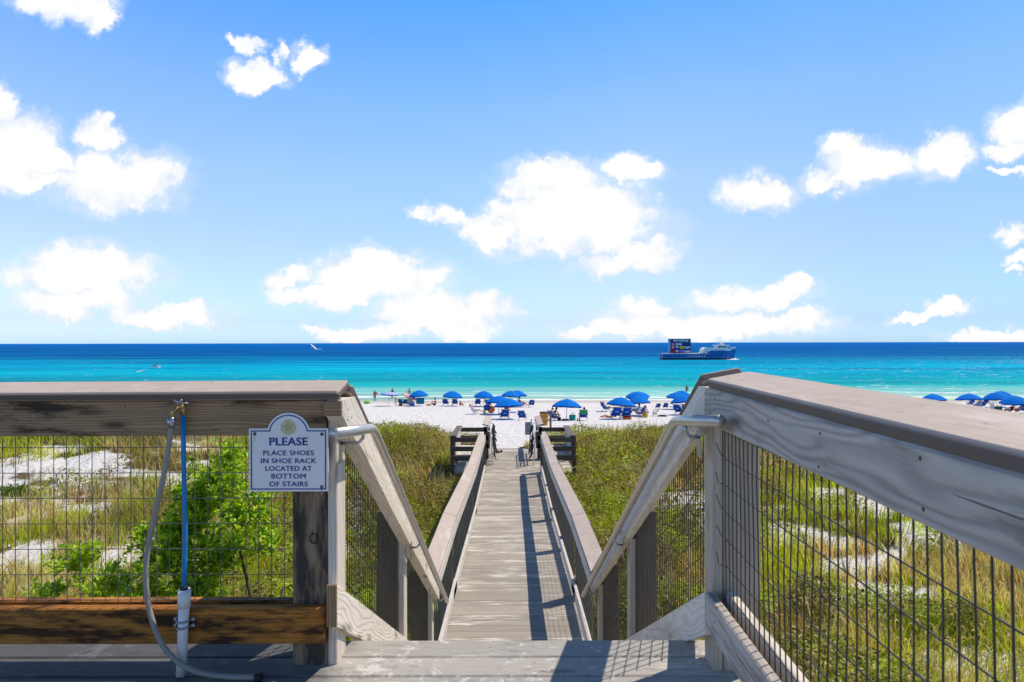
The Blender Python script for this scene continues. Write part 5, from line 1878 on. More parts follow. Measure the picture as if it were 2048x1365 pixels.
local('orange_disc', 'round orange folded play tent leaning against a blue chair', 'toy', 982, 827, [
    ('disc', 'orange', lambda b: b.lathe([(0.001, -0.012), (0.30, -0.012), (0.33, 0.0), (0.30, 0.012), (0.001, 0.012)], (0, 0, 0), 24) and tilt(b)), ('rim', 'stakewood', lambda b: b.tube([(0.33 * math.cos(a / 12 * math.pi), 0.02, 0.34 + 0.33 * math.sin(a / 12 * math.pi)) for a in range(25)], 0.012, 6))])

def drape(name, label, px, py, w, h, mat, stripes=None, y=-0.36, z=0.86, rz=0):
    """a towel hung over a chair back: front fall, fold and a short rear fall"""
    p = at(px, py)
    o = thing(name, label, 'towel', p, None, True)
    o.rotation_euler = (0, 0, R(rz))
    prof = [(y - 0.03, z - h), (y - 0.05, z - h * 0.5), (y - 0.02, z - 0.02), (y + 0.02, z), (y + 0.06, z - 0.03), (y + 0.12, z - h * 0.35)]
    def strip(x0, x1, off, m, nm):
        b = MB()
        V, Fc = [], []
        n = len(prof)
        for i, (a, c) in enumerate(prof):
            for x in (x0, x1):
                V.append((x, a - off + 0.012 * math.sin(x * 21 + i), c + off * 0.5))
        for i in range(n - 1):
            Fc.append((2 * i, 2 * i + 1, 2 * i + 3, 2 * i + 2))
        V += [(v[0], v[1] + 0.008, v[2]) for v in V]
        Fc += [tuple(q + 2 * n for q in f[::-1]) for f in Fc]
        b.add(V, Fc, None, None, True)
        return b.build(nm, m, o)
    strip(-w / 2, w / 2, 0, mat, 'cloth')
    if stripes:
        k = 6
        for i in range(k):
            x = -w / 2 + w * (i + 0.25) / k
            strip(x, x + w / k * 0.5, 0.012, stripes, 'stripe')
    return o
drape('striped_towel', 'red and white striped towel hanging beside the blue cooler', 820.5, 812.5, 0.62, 0.82, 'maroon', 'cream', -0.1, 0.95)
drape('draped_towel', 'large blue towel draped over a chair under the leftmost blue umbrella', 841, 812.5, 0.86, 0.66, 'chairteal', None, -0.25, 0.86)
drape('draped_towel', 'olive green towel over the chair of the person seen from behind', 1166, 842.5, 0.58, 0.32, 'green', None, -0.37, 0.84, -4)
drape('draped_towel', 'pale towel heap beside the large blue chair, far right group', 1979, 821, 0.62, 0.70, 'cream', None, -0.2, 0.80, 20)
drape('draped_towel', 'blue towel with hat hanging on the far right chair back', 1964.5, 817, 0.40, 0.45, 'ltblue', None, -0.48, 1.15, 18)
def sun_hat():
    p = at(1963, 818.5) + Vector((0, -0.42, 1.12))
    o = thing('sun_hat', 'grey sun hat resting on the large blue chair', 'hat', p, None, True)
    MB().lathe([(0.001, 0.12), (0.06, 0.115), (0.085, 0.07), (0.09, 0.02)], (0, 0, 0), 16).build('crown', 'grey', o)
    MB().lathe([(0.088, 0.018), (0.15, 0.0), (0.16, -0.02), (0.15, -0.012), (0.088, 0.01)], (0, 0, 0), 16).build('brim', 'skyblue', o)
sun_hat()
def yellow_bag():
    p = at(968.5, 827)
    o = thing('mesh_bag', 'yellow green bag hanging at the left of the chair with the orange disc', 'bag', p, None, True)
    scaled(MB().lathe([(0.001, 0), (0.9, 0.02), (1, 0.3), (0.75, 0.9), (0.7, 1.0), (0.001, 0.95)], (0, 0, 0), 12), 0.11, 0.08, 0.42).build('sack', 'yellowgreen', o)
    MB().tube([(-0.06, 0, 0.40), (-0.1, 0, 0.62), (0.02, 0, 0.66), (0.06, 0, 0.40)], 0.012, 6).build('strap', 'stakewood', o)
yellow_bag()
def pink_heap():
    for (px, py, m, lab) in ((1004, 829.5, 'navy', 'dark folded rug on the sand under the umbrella cluster'), (1026.5, 826, 'skyblue', 'pale blue towel spread on the sand right of the cluster'), (801, 813, 'maroon', 'maroon bag on the sand below the left teal chair'), (2008, 826, 'white', 'white bag pile below the umbrella at the right edge')):
        local('folded_towel' if 'bag' not in lab else 'beach_bag', lab, 'towel' if 'bag' not in lab else 'bag', px, py, [('bundle', m, soft(0.7 if 'bag' not in lab else 0.42, 0.5, 0.10 if 'bag' not in lab else 0.22, 0.8))])
pink_heap()

# ------------------------------------------------------------------ boat with its billboard
def boat():
    D = 272.0
    u = D / F * (160.0 / 2048)          # metres per pixel of the enlarged view of the boat
    def bx(c):
        return (1320 + c * 160 / 2048 - 1024) / F * D
    def bz(c):
        return SEA_Z + (606 - c) * u
    t = thing('work_boat', 'long blue work boat with white wheelhouse carrying a flag billboard aft', 'boat', (bx(990), D, SEA_Z))
    hw = 3.6
    st = [  # c along the length, deck line, half width share, keel shrink
        (35, 458, .86), (120, 462, .95), (400, 468, 1), (700, 472, 1), (1000, 474, 1), (1170, 470, 1), (1235, 376, 1), (1400, 374, .98), (1560, 370, .88), (1720, 360, .66), (1850, 350, .38), (1955, 342, .03)]
    def hull(c0z, c1z, name, mat, grow):
        b = MB()
        V, Fc = [], []
        for (c, top, w) in st:
            zt = bz(top if c0z is None else c0z)
            zb = bz(c1z)
            f = max(0.0, (c - 1500) / 455.0)
            cb = c - 75 * f ** 1.6           # raked stem
            ctop = c if c0z is None else c - 75 * f ** 1.6 * (c0z - 342) / 258.0
            wl = w * (0.93 - 0.25 * f)
            wt = w if c0z is None else w * (0.95 - 0.2 * f)
            V += [(bx(ctop), D - hw * wt * grow, zt), (bx(cb), D - hw * wl * grow, zb), (bx(cb), D + hw * wl * grow, zb), (bx(ctop), D + hw * wt * grow, zt)]
        n = len(st)
        for i in range(n - 1):
            o, p = 4 * i, 4 * i + 4
            for a, c in ((0, 1), (1, 2), (2, 3), (3, 0)):
                Fc.append((o + a, o + c, p + c, p + a))
        Fc += [(3, 2, 1, 0), (4 * n - 4, 4 * n - 3, 4 * n - 2, 4 * n - 1)]
        b.add(V, Fc)
        return b.build(name, mat, t)
    h = hull(None, 560, 'hull', 'hull', 1.0)
    sub_of(h, t)
    hull(559.5, 640, 'boot_top', 'hulldark', 1.004)
    b = MB()
    yf = D - hw - 0.05
    def slab(c0, c1, z0, z1, y0, y1, name, mat, parent=None):
        bb = MB()
        bb.box(bx(c0), bx(c1), y0, y1, bz(z0), bz(z1), 0.03)
        return bb.build(name, mat, parent or t)
    slab(40, 1700, 556, 549, yf + 0.0, yf + 0.04, 'waterline_stripe', 'skyblue')
    for (c, w) in ((660, 34), (720, 34), (795, 50), (862, 50), (935, 46), (1003, 44), (1075, 46)):
        slab(c - w / 2, c + w / 2, 526, 508, yf + 0.0, yf + 0.03, 'scupper', 'boatwhite')
    slab(60, 1040, 462, 448, D - hw * 0.93, D + hw * 0.93, 'bulwark_rail', 'cream')
    # stepped house behind the raised bow
    bb = MB()
    bb.prism([(bx(1040), bz(470)), (bx(1200), bz(470)), (bx(1232), bz(385)), (bx(1300), bz(378)), (bx(1300), bz(300)), (bx(1130), bz(292)), (bx(1060), bz(345))], 'Y', D - 2.9, D + 2.9)
    ho = bb.build('deck_house', 'boatwhite', t)
    sub_of(ho, t)
    slab(1155, 1187, 450, 395, D - 2.98, D - 2.9, 'door', 'stakewood', ho)
    slab(1060, 1098, 492, 452, D - 3.4, D - 2.92, 'winch', 'stakewood')
    slab(1230, 1755, 380, 350, D - 3.0, D + 3.0, 'deck_band', 'boatwhite')
    slab(1300, 1700, 350, 305, D - 2.7, D + 2.7, 'cabin', 'boatwhite')
    bb = MB()
    bb.prism([(bx(1420), bz(306)), (bx(1705), bz(306)), (bx(1690), bz(255)), (bx(1440), bz(255))], 'Y', D - 2.4, D + 2.4)
    wh = bb.build('wheelhouse', 'boatwhite', t)
    sub_of(wh, t)
    for c in (1465, 1503, 1560, 1606, 1650):
        slab(c - 16, c + 16, 302, 264, D - 2.47, D - 2.39, 'window', 'glass', wh)
    slab(1390, 1730, 254, 236, D - 2.7, D + 2.7, 'roof', 'boatwhite', wh)
    bb = MB()
    for i in range(9):
        c = 1765 + i * 20
        bb.tube([(bx(c), D - 1.9 + i * 0.2, bz(358)), (bx(c), D - 1.9 + i * 0.2, bz(290))], 0.05, 5)
    bb.tube([(bx(1765), D - 1.9, bz(290)), (bx(1925), D - 0.3, bz(288))], 0.06, 5)
    bb.tube([(bx(1765), D - 1.9, bz(325)), (bx(1925), D - 0.3, bz(323))], 0.05, 5)
    bb.build('bow_rail', 'boatwhite', t)
    bb = MB()
    bb.tube([(bx(1540), D, bz(238)), (bx(1540), D, bz(180))], 0.18, 6)
    bb.tube([(bx(1500), D, bz(214)), (bx(1640), D, bz(214))], 0.12, 6)
    bb.tube([(bx(1480), D, bz(232)), (bx(1455), D, bz(182))], 0.07, 6)
    bb.tube([(bx(1640), D, bz(232)), (bx(1636), D, bz(170))], 0.07, 6)
    bb.sphere((bx(1570), D, bz(196)), 0.5, 10, 7)
    bb.build('mast', 'boatwhite', t)
    bb = MB()
    bb.tube([(bx(930), D - 1, bz(462)), (bx(985), D - 1, bz(428)), (bx(1035), D - 1, bz(462))], 0.25, 6)
    bb.build('deck_frame', 'cream', t)
    # billboard
    yb_ = D - 1.2
    bb = MB()
    bb.box(bx(205), bx(768), yb_, yb_ + 0.5, bz(446), bz(74), 0.03)
    bd = bb.build('billboard', 'boardnavy', t)
    sub_of(bd, t)
    bb = MB()
    bb.box(bx(190), bx(246), yb_ - 0.04, yb_ + 0.3, bz(446), bz(66), 0.03)
    bb.build('edge_frame', 'skyblue', bd)
    def flag(c0, c1, z0, z1, mat, mark=False):
        P = [(bx(c0), bz(z1)), (bx(c0), bz(z0)), (bx(c1), bz(z0)), (bx(c1), bz(z1))]
        n = 8
        P = [(bx(c0 + (c1 - c0) * k / n), bz(z0) + 0.10 * math.sin(k / n * 6.3)) for k in range(n + 1)] + [(bx(c1 - (c1 - c0) * k / n), bz(z1) + 0.10 * math.sin((1 - k / n) * 6.3)) for k in range(n + 1)]
        f = MB().prism(P, 'Y', yb_ - 0.03, yb_).build('flag_panel', mat, bd)
        sub_of(f, t)
        if mark:
            cx, cz, r = bx((c0 + c1) / 2), bz((z0 + z1) / 2), (bz(z1) - bz(z0)) * 0.36
            m = MB()
            n = 24
            V, Fc = [], []
            for k in range(n):
                a = 2 * math.pi * k / n
                V += [(cx + r * math.cos(a), yb_ - 0.05, cz + r * math.sin(a)), (cx + r * 0.74 * math.cos(a), yb_ - 0.05, cz + r * 0.74 * math.sin(a))]
            Fc = [(2 * k, 2 * ((k + 1) % n), 2 * ((k + 1) % n) + 1, 2 * k + 1) for k in range(n)]
            m.add(V, Fc)
            d_ = r * 0.62
            m.board((cx - d_, yb_ - 0.055, cz + d_), (cx + d_, yb_ - 0.055, cz - d_), r * 0.22, 0.012, (1, 0, 1), 0.001)
            m.sphere((cx + r * 0.25, yb_ - 0.055, cz + r * 0.2), r * 0.16, 8, 5, (1, 0.1, 1))
            m.tube([(cx - r * 0.45, yb_ - 0.056, cz - r * 0.15), (cx - r * 0.1, yb_ - 0.056, cz + r * 0.12), (cx + r * 0.15, yb_ - 0.056, cz - r * 0.2)], r * 0.09, 6)
            m.build('no_swimming_mark', 'lettering', bd)
    flag(258, 364, 252, 184, 'flagred', True)
    flag(258, 364, 330, 258, 'flagred', True)
    flag(258, 358, 428, 358, 'flagdarkred')
    flag(486, 592, 332, 256, 'flagyellow')
    flag(486, 592, 440, 364, 'flagpurple')
    def word(txt, c0, c1, zb, zt, bold=0.04, shear=0.0):
        o = text_mesh('lettering', txt, 1.0, 'lettering', t, (0, 0, 0), 'LEFT', bold, 0.01, 1.0, 1.0, shear)
        o.parent = bd
        me = o.data
        co = np.empty(len(me.vertices) * 3, dtype=np.float32)
        me.vertices.foreach_get('co', co)
        co = co.reshape(-1, 3) + np.array(t.location, dtype=np.float32)
        for ax, a, c in ((0, bx(c0), bx(c1)), (2, bz(zb), bz(zt))):
            mn, mx = co[:, ax].min(), co[:, ax].max()
            co[:, ax] = a + (co[:, ax] - mn) / (mx - mn) * (c - a)
        co[:, 1] += yb_ - 0.03
        co -= np.array(t.location, dtype=np.float32)
        me.vertices.foreach_set('co', co.ravel())
        me.update()
    word('KNOW YOUR FLAGS', 322, 708, 154, 92, 0.03, 0.15)
    word('DOUBLE', 384, 540, 238, 182)
    word('RED', 384, 460, 306, 252)
    word('RED', 384, 464, 418, 362)
    word('YELLOW', 600, 752, 322, 270)
    word('PURPLE', 600, 750, 434, 376)
    bb = MB()
    V, Fc = [], []
    n = 26
    for k in range(n + 1):
        c = 1230 + (1930 - 1230) * k / n
        ww = 0.5 + 0.9 * abs(math.sin(k * 1.9)) + (1.6 if k > n - 7 else 0)
        V += [(bx(c), D - 3.3 - ww, SEA_Z + 0.05), (bx(c), D - 2.0 + 0.9 * (k / n) ** 2, SEA_Z + 0.10 + (0.55 if k > n - 6 else 0.18) * abs(math.sin(k * 2.3)))]
    Fc = [(2 * k, 2 * k + 2, 2 * k + 3, 2 * k + 1) for k in range(n)]
    bb.add(V, Fc, None, None, True)
    tag(bb.build('bow_wave', 'foam'), kind='stuff')
boat()

# ------------------------------------------------------------------ seabird and jet ski
def bird():
    D = 60.0
    k = D / F
    def P(px, py, dy=0):
        return Vector(((px - 1024) * k, D + dy, EYE - (py - 687.5) * k))
    c = P(631, 698)
    t = thing('seabird', 'white seabird with one wing raised flying low over the dark blue sea', 'bird', c)
    b = MB()
    b.tube([P(627.5, 695.5), P(629, 697), P(631, 698.6), P(633.5, 699.3), P(635, 699.5)], [0.01, 0.04, 0.065, 0.05, 0.015], 8)
    b.build('body', 'white', t)
    def wing(pts, nm):
        b = MB()
        V, Fc = [], []
        for (px, py, ch) in pts:
            p = P(px, py)
            V += [p + Vector((-ch * 0.5, -ch * 0.6, 0)), p + Vector((ch * 0.4, ch * 0.6, 0.012)), p + Vector((ch * 0.4, ch * 0.6, 0)), p + Vector((-ch * 0.5, -ch * 0.6, -0.012))]
        for i in range(len(pts) - 1):
            o, q = 4 * i, 4 * i + 4
            for a, c_ in ((0, 1), (1, 2), (2, 3), (3, 0)):
                Fc.append((o + a, o + c_, q + c_, q + a))
        Fc += [(3, 2, 1, 0), (4 * len(pts) - 4, 4 * len(pts) - 3, 4 * len(pts) - 2, 4 * len(pts) - 1)]
        b.add(V, Fc, None, None, True)
        b.build(nm, 'white', t)
    wing([(631, 698, .11), (627.5, 694.5, .10), (623, 691, .08), (621, 689, .03)], 'wing')
    wing([(632, 699, .10), (636, 699.3, .09), (640, 699.3, .06), (643.5, 699.5, .02)], 'wing')
    b = MB()
    b.prism([(P(628, 696).x, D - 0.03), (P(620.5, 696.6).x, D - 0.10), (P(620.5, 696.6).x, D + 0.08)], 'Z', P(0, 696.4).z - 0.008, P(0, 696.4).z + 0.008)
    b.build('tail', 'white', t)
bird()
def jetski():
    y = 190.0
    x = (310 - 1024) / F * y
    t = thing('jet_ski', 'tiny white jet ski far out on the turquoise water at the left', 'watercraft', (x, y, SEA_Z), None, True)
    b = MB()
    st = [(-1.4, .42, .15), (-1.0, .50, .42), (0.0, .52, .55), (0.8, .40, .62), (1.5, .06, .70)]
    V, Fc = [], []
    for (yy, w, zt) in st:
        V += [(-w, yy, zt), (-w * .7, yy, -.1), (w * .7, yy, -.1), (w, yy, zt)]
    for i in range(len(st) - 1):
        o, q = 4 * i, 4 * i + 4
        for a, c in ((0, 1), (1, 2), (2, 3), (3, 0)):
            Fc.append((o + a, o + c, q + c, q + a))
    Fc += [(3, 2, 1, 0), (16, 17, 18, 19)]
    b.add(V, Fc)
    b.build('hull', 'boatwhite', t)
    MB().box(-.18, .18, -1.0, .2, .56, .78, .05).build('seat', 'black', t)
    MB().tube([(-.4, .45, 1.05), (0, .55, 1.0), (.4, .45, 1.05)], .04, 6).build('handlebar', 'black', t)
    t.rotation_euler = (0, 0, R(-55))
    person('rider in a red vest on the tiny jet ski', Vector((x, y, SEA_Z + 0.45)), -55, 'lean', 'skin_tan', 'hair_dark', 'red', 'navy', 1.6)
    b = MB()
    V, Fc = [], []
    n = 16
    for k in range(n + 1):
        f = k / n
        yy = y - 3 - (y - 163) * f
        xx = (305 - 32 * f - 1024) / F * yy
        w = 0.12 + 0.30 * f + 0.1 * math.sin(k * 2.1)
        V += [(xx - w * (0.4 + f), yy - w * 0.5, SEA_Z + 0.04), (xx + w * 0.6, yy + w * 0.5, SEA_Z + 0.10)]
    Fc = [(2 * k, 2 * k + 1, 2 * k + 3, 2 * k + 2) for k in range(n) if k % 4 != 3 and k != 4 and k != 5]
    b.add(V, Fc)
    tag(b.build('wake_foam', 'foam'), kind='stuff')
jetski()

# ------------------------------------------------------------------ dune plants
def blade_mesh(name, P, H, W, lean, az, C, mat, segs=3, curl=1.0, seed=0):
    """grass: tapered bent strips. P (n,3) roots, H heights, W widths, lean sideways reach, az direction, C (n,3) colours"""
    n = len(P)
    t = np.linspace(0, 1, segs + 1)
    d = np.stack([np.cos(az), np.sin(az), np.zeros(n)], 1)
    s = np.stack([-np.sin(az + 0.6), np.cos(az + 0.6), np.zeros(n)], 1)
    rows = []
    for q in t:
        c = P + d * (lean * q ** (1.0 + curl))[:, None]
        c[:, 2] += H * (q - 0.35 * (lean / np.maximum(H, 1e-3)) * q ** 2.2)
        w = W * (1 - q ** 1.5) * 0.5
        if q < 1:
            rows += [c - s * w[:, None], c + s * w[:, None]]
        else:
            rows += [c]
    k = len(rows)
    V = np.stack(rows, 1).reshape(-1, 3)
    base = (np.arange(n) * k)[:, None]
    tris = []
    for i in range(segs - 1):
        a = 2 * i
        tris += [[a, a + 1, a + 3], [a, a + 3, a + 2]]
    a = 2 * (segs - 1)
    tris += [[a, a + 1, a + 2]]
    T = (base[:, None, :] + np.array(tris)[None, :, :]).reshape(-1, 3)
    me = bpy.data.meshes.new(name)
    fast_mesh(me, V, T)
    ca = me.attributes.new('col', 'FLOAT_COLOR', 'POINT')
    cc = np.ones((n, k, 4), dtype=np.float32)
    cc[:, :, :3] = C[:, None, :]
    ca.data.foreach_set('color', cc.ravel())
    me.materials.append(M[mat])
    return me

def leaf_mesh(name, P, N, D, L, W, C, mat):
    """leaves: folded diamonds. P centres, N normals, D directions, L lengths, W widths"""
    n = len(P)
    S = np.cross(N, D)
    S /= np.maximum(np.linalg.norm(S, axis=1, keepdims=True), 1e-6)
    l, w = L[:, None], W[:, None]
    rows = [P - D * l * 0.5, P - D * l * 0.1 + S * w * 0.5 + N * w * 0.12, P + D * l * 0.22 + S * w * 0.42 + N * w * 0.12, P + D * l * 0.5 - N * l * 0.06,
            P + D * l * 0.22 - S * w * 0.42 + N * w * 0.12, P - D * l * 0.1 - S * w * 0.5 + N * w * 0.12]
    V = np.stack(rows, 1).reshape(-1, 3)
    base = (np.arange(n) * 6)[:, None]
    q = np.array([[0, 1, 2, 3], [0, 3, 4, 5]])
    Q = (base[:, None, :] + q[None]).reshape(-1, 4)
    me = bpy.data.meshes.new(name)
    fast_mesh(me, V, Q)
    ca = me.attributes.new('col', 'FLOAT_COLOR', 'POINT')
    cc = np.ones((n, 6, 4), dtype=np.float32)
    cc[:, :, :3] = C[:, None, :]
    ca.data.foreach_set('color', cc.ravel())
    me.materials.append(M[mat])
    return me

def pick(n, cols, wts, jit=0.22):
    c = np.array(cols)[rng.choice(len(cols), n, p=np.array(wts) / np.sum(wts))]
    return np.clip(c * (1 + jit * rng.normal(size=(n, 1))) * (1 + 0.08 * rng.normal(size=(n, 3))), 0.004, 0.9)

FRESH = (0.44, 0.52, 0.03)
LIME = (0.58, 0.66, 0.035)
OLIVE = (0.30, 0.29, 0.05)
DARK = (0.07, 0.085, 0.018)
TAN = (0.60, 0.45, 0.20)
STRAW = (0.74, 0.62, 0.36)
BROWN = (0.22, 0.12, 0.05)

def scatter(n, y0, y1, power=1.0):
    """points over the dune, more of them near the camera"""
    u = rng.random(n)
    y = (y0 ** (-power) + (y1 ** (-power) - y0 ** (-power)) * u) ** (-1 / power)
    x = (rng.random(n) * 2 - 1) * (0.93 * y + 1.6)
    return x, y

def allowed(x, y):
    ok = (np.abs(x - CX) > 1.02)
    ok &= ~((np.abs(x - CX) < 1.85) & (y > 16.2) & (y < 18.3))
    ok &= ~((y < 2.9))
    ok &= ~((np.abs(x - CX) < 1.25) & (y > 18))
    return ok

def lush(x, y):
    f = fbm(x * 0.55 - 7, y * 0.6 + 1, 51, 4)
    z = np.interp(y, [4, 8, 12, 22], [-0.14, -0.06, 0.05, 0.07]) + np.clip(1 - (np.abs(x - CX) - 1) / 4.0, -1.2, 1) * 0.14
    return np.clip((f + z - 0.50) / 0.09, 0, 1)

def grasses():
    # tufts
    nt = 62000
    x, y = scatter(nt, 3.4, 27.0, 0.75)
    ok = allowed(x, y) & (y < end_line(x))
    ok &= rng.random(nt) > bare(x, y) * 0.985
    x, y = x[ok], y[ok]
    nt = len(x)
    per = np.where(y < 9, 13, np.where(y < 15, 10, 8))
    i = np.repeat(np.arange(nt), per)
    n = len(i)
    spread = (0.06 + 0.004 * y)[i]
    bx = x[i] + rng.normal(size=n) * spread
    by = y[i] + rng.normal(size=n) * spread
    k = allowed(bx, by)
    i, bx, by = i[k], bx[k], by[k]
    n = len(i)
    # every tuft has one colour, its blades differ only a little
    dry = fbm(x * 0.5 + 11, y * 0.5 - 4, 71, 3)
    dead = rng.random(nt) < np.clip((dry - 0.42) * 5, 0.12, 0.85)
    C = np.where(dead[:, None], pick(nt, [TAN, STRAW, BROWN, OLIVE], [4, 4, 1.2, 1.2], 0.15), pick(nt, [FRESH, LIME, OLIVE, DARK], [4, 4, 2.2, 0.6], 0.15))
    C = C * (np.interp(y, [8, 14], [1.12, 1.0]) * (0.45 + 1.15 * fbm(x * 0.9 + 3, y * 0.9, 77, 3)))[:, None]
    C = np.clip(C[i] * (1 + 0.13 * rng.normal(size=(n, 1))), 0.004, 0.9)
    H = np.clip(rng.normal(0.30, 0.10, n), 0.08, 0.7) * np.interp(by, [4, 10, 20, 26], [1.0, 0.95, 1.05, 0.8])
    tall = rng.random(n) < 0.05
    H = np.where(tall, H * 1.5, H)
    W = (0.006 + 0.0011 * by) * rng.uniform(0.6, 1.3, n)
    P = np.stack([bx, by, ground_z(bx, by) - 0.02], 1)
    az = rng.uniform(0, 2 * np.pi, n)
    lean = H * rng.uniform(0.08, 0.7, n)
    me = blade_mesh('dune_grass', P, H, W, lean, az, C, 'grass', 3)
    tag(link('dune_grass', me), kind='stuff')
    print('grass blades', n)

def fringe():
    """upright sea oat stems along the crest"""
    n = 11000
    x = rng.uniform(-26, 26, n)
    y = end_line(x) - np.abs(rng.normal(size=n)) * 2.0 + 0.4
    ok = allowed(x, y)
    x, y = x[ok], y[ok]
    n = len(x)
    C = pick(n, [TAN, OLIVE, BROWN, FRESH], [1.6, 4, 3, 1.5])
    H = np.clip(rng.normal(0.46, 0.15, n), 0.15, 0.95)
    W = rng.uniform(0.010, 0.020, n)
    P = np.stack([x, y, ground_z(x, y) - 0.03], 1)
    me = blade_mesh('crest_grass', P, H, W, H * rng.uniform(0.05, 0.4, n), rng.uniform(0, 6.28, n), C, 'grass', 2)
    tag(link('crest_grass', me), kind='stuff')

def low_shrubs():
    n = 520000
    x, y = scatter(n, 5.0, 25.5, 0.5)
    ok = allowed(x, y) & (y < end_line(x) - 0.3)
    l = lush(x, y)
    ok &= rng.random(n) < l
    x, y, l = x[ok], y[ok], l[ok]
    n = len(x)
    hmax = 0.10 + 0.50 * l * (0.15 + 1.3 * fbm(x * 1.2, y * 1.2, 91, 3) ** 1.5)
    z = ground_z(x, y) + hmax * rng.random(n) ** 0.55
    P = np.stack([x, y, z], 1)
    N = np.stack([rng.normal(size=n) * 0.7, rng.normal(size=n) * 0.7 - 0.15, np.abs(rng.normal(size=n)) + 0.5], 1)
    N /= np.linalg.norm(N, axis=1, keepdims=True)
    D = np.cross(N, rng.normal(size=(n, 3)))
    D /= np.linalg.norm(D, axis=1, keepdims=True)
    L = (0.040 + 0.0015 * y) * rng.uniform(0.6, 1.4, n)
    tone = fbm(x * 0.62 + 40, y * 0.62, 111, 3)[:, None]
    tone2 = fbm(x * 1.7 + 9, y * 1.7, 117, 3)[:, None]
    g = np.clip((tone2 - 0.36) / 0.28, 0, 1)
    C = np.array(OLIVE) * 0.75 * (1 - g) + np.array((0.46, 0.58, 0.025)) * g
    br = np.clip((tone - 0.52) * 9, 0, 1) * 0.8
    C = C * (1 - br) + (np.array(BROWN) * 0.55 + np.array(OLIVE) * 0.40) * br
    C = C * np.interp(y, [8, 13], [1.1, 1.0])[:, None]
    odd = rng.random(n) < 0.10
    C = np.where(odd[:, None], pick(n, [DARK, TAN, BROWN], [2, 2, 1]), C * (1 + 0.16 * rng.normal(size=(n, 1))))
    C = np.clip(C, 0.004, 0.9)
    me = leaf_mesh('dune_ground_cover', P, N, D, L, L * rng.uniform(0.4, 0.65, n), C, 'leaf')
    tag(link('dune_ground_cover', me), kind='stuff')
    print('leaves', n)

def seed_grass():
    """the soft nodding heads in the near right and a little on the left"""
    n = 1500
    x = np.concatenate([rng.uniform(1.6, 7.5, 1250), rng.uniform(-7, -2.2, 250)])
    y = 3.3 + 5.5 * rng.random(n) ** 1.3
    ok = allowed(x, y) & (np.abs(x) < 0.93 * y + 1.5)
    x, y = x[ok], y[ok]
    n = len(x)
    z = ground_z(x, y)
    H = rng.uniform(0.28, 0.62, n)
    az = rng.normal(0.2, 0.8, n)
    b = MB()
    V, Fc, Cc = [], [], []
    for i in range(n):
        d = Vector((math.cos(az[i]), math.sin(az[i]), 0))
        p = Vector((x[i], y[i], z[i]))
        r = rng.uniform(0.05, 0.11)
        top = p + Vector((0, 0, H[i])) + d * 0.06
        pts = [top]
        for q in range(1, 6):
            a = q / 5 * 2.3
            pts.append(top + d * (r * math.sin(a)) * 0.8 + Vector((0, 0, r * (1 - math.cos(a)) * -0.9 + r * 0.35 * math.sin(a))))
        rad = [0.003, 0.008, 0.010, 0.009, 0.007, 0.002]
        o = len(V)
        for q, c in enumerate(pts):
            for k in range(4):
                an = k * math.pi / 2
                V.append(c + Vector((math.cos(an) * rad[q], math.sin(an) * rad[q] * 0.6, math.sin(an) * rad[q] * 0.8)))
        for q in range(5):
            for k in range(4):
                j = (k + 1) % 4
                Fc.append((o + q * 4 + k, o + q * 4 + j, o + q * 4 + 4 + j, o + q * 4 + 4 + k))
        cc = np.array(STRAW) * rng.uniform(0.8, 1.35)
        Cc += [(cc[0], cc[1], cc[2], 1)] * 24
        o = len(V)
        w = Vector((-d.y, d.x, 0)) * 0.0022
        m = p.lerp(top, 0.5) + d * -0.02
        V += [p - w, p + w, m - w, m + w, top - w, top + w]
        Fc += [(o, o + 1, o + 3, o + 2), (o + 2, o + 3, o + 5, o + 4)]
        Cc += [(0.22, 0.22, 0.05, 1)] * 6
    me = bpy.data.meshes.new('seed_grass')
    me.from_pydata([tuple(v) for v in V], [], Fc)
    ca = me.attributes.new('col', 'FLOAT_COLOR', 'POINT')
    ca.data.foreach_set('color', np.array(Cc, dtype=np.float32).ravel())
    me.materials.append(M['grass'])
    tag(link('seed_grass', me), kind='stuff')
    # long fresh blades close to the railings
    n = 14000
    x = np.concatenate([rng.uniform(1.3, 6.5, n // 2), rng.uniform(-6.5, -2.3, n - n // 2)])
    y = 3.1 + 4.4 * rng.random(n) ** 1.2
    f = fbm(x * 0.9, y * 0.9, 131, 3)
    ok = allowed(x, y) & (f > 0.44) & (np.abs(x) < 0.93 * y + 1.5)
    x, y = x[ok], y[ok]
    n = len(x)
    H = np.clip(rng.normal(0.55, 0.16, n), 0.2, 1.0)
    H = np.where(x > 0, H * 0.75, H)
    C = pick(n, [LIME, FRESH, OLIVE, STRAW], [4, 4, 1, 1.2])
    me = blade_mesh('long_grass', np.stack([x, y, ground_z(x, y)], 1), H, rng.uniform(0.008, 0.018, n), H * rng.uniform(0.2, 1.1, n), rng.uniform(0, 6.28, n), C, 'grass', 4, 1.2)
    tag(link('long_grass', me), kind='stuff')

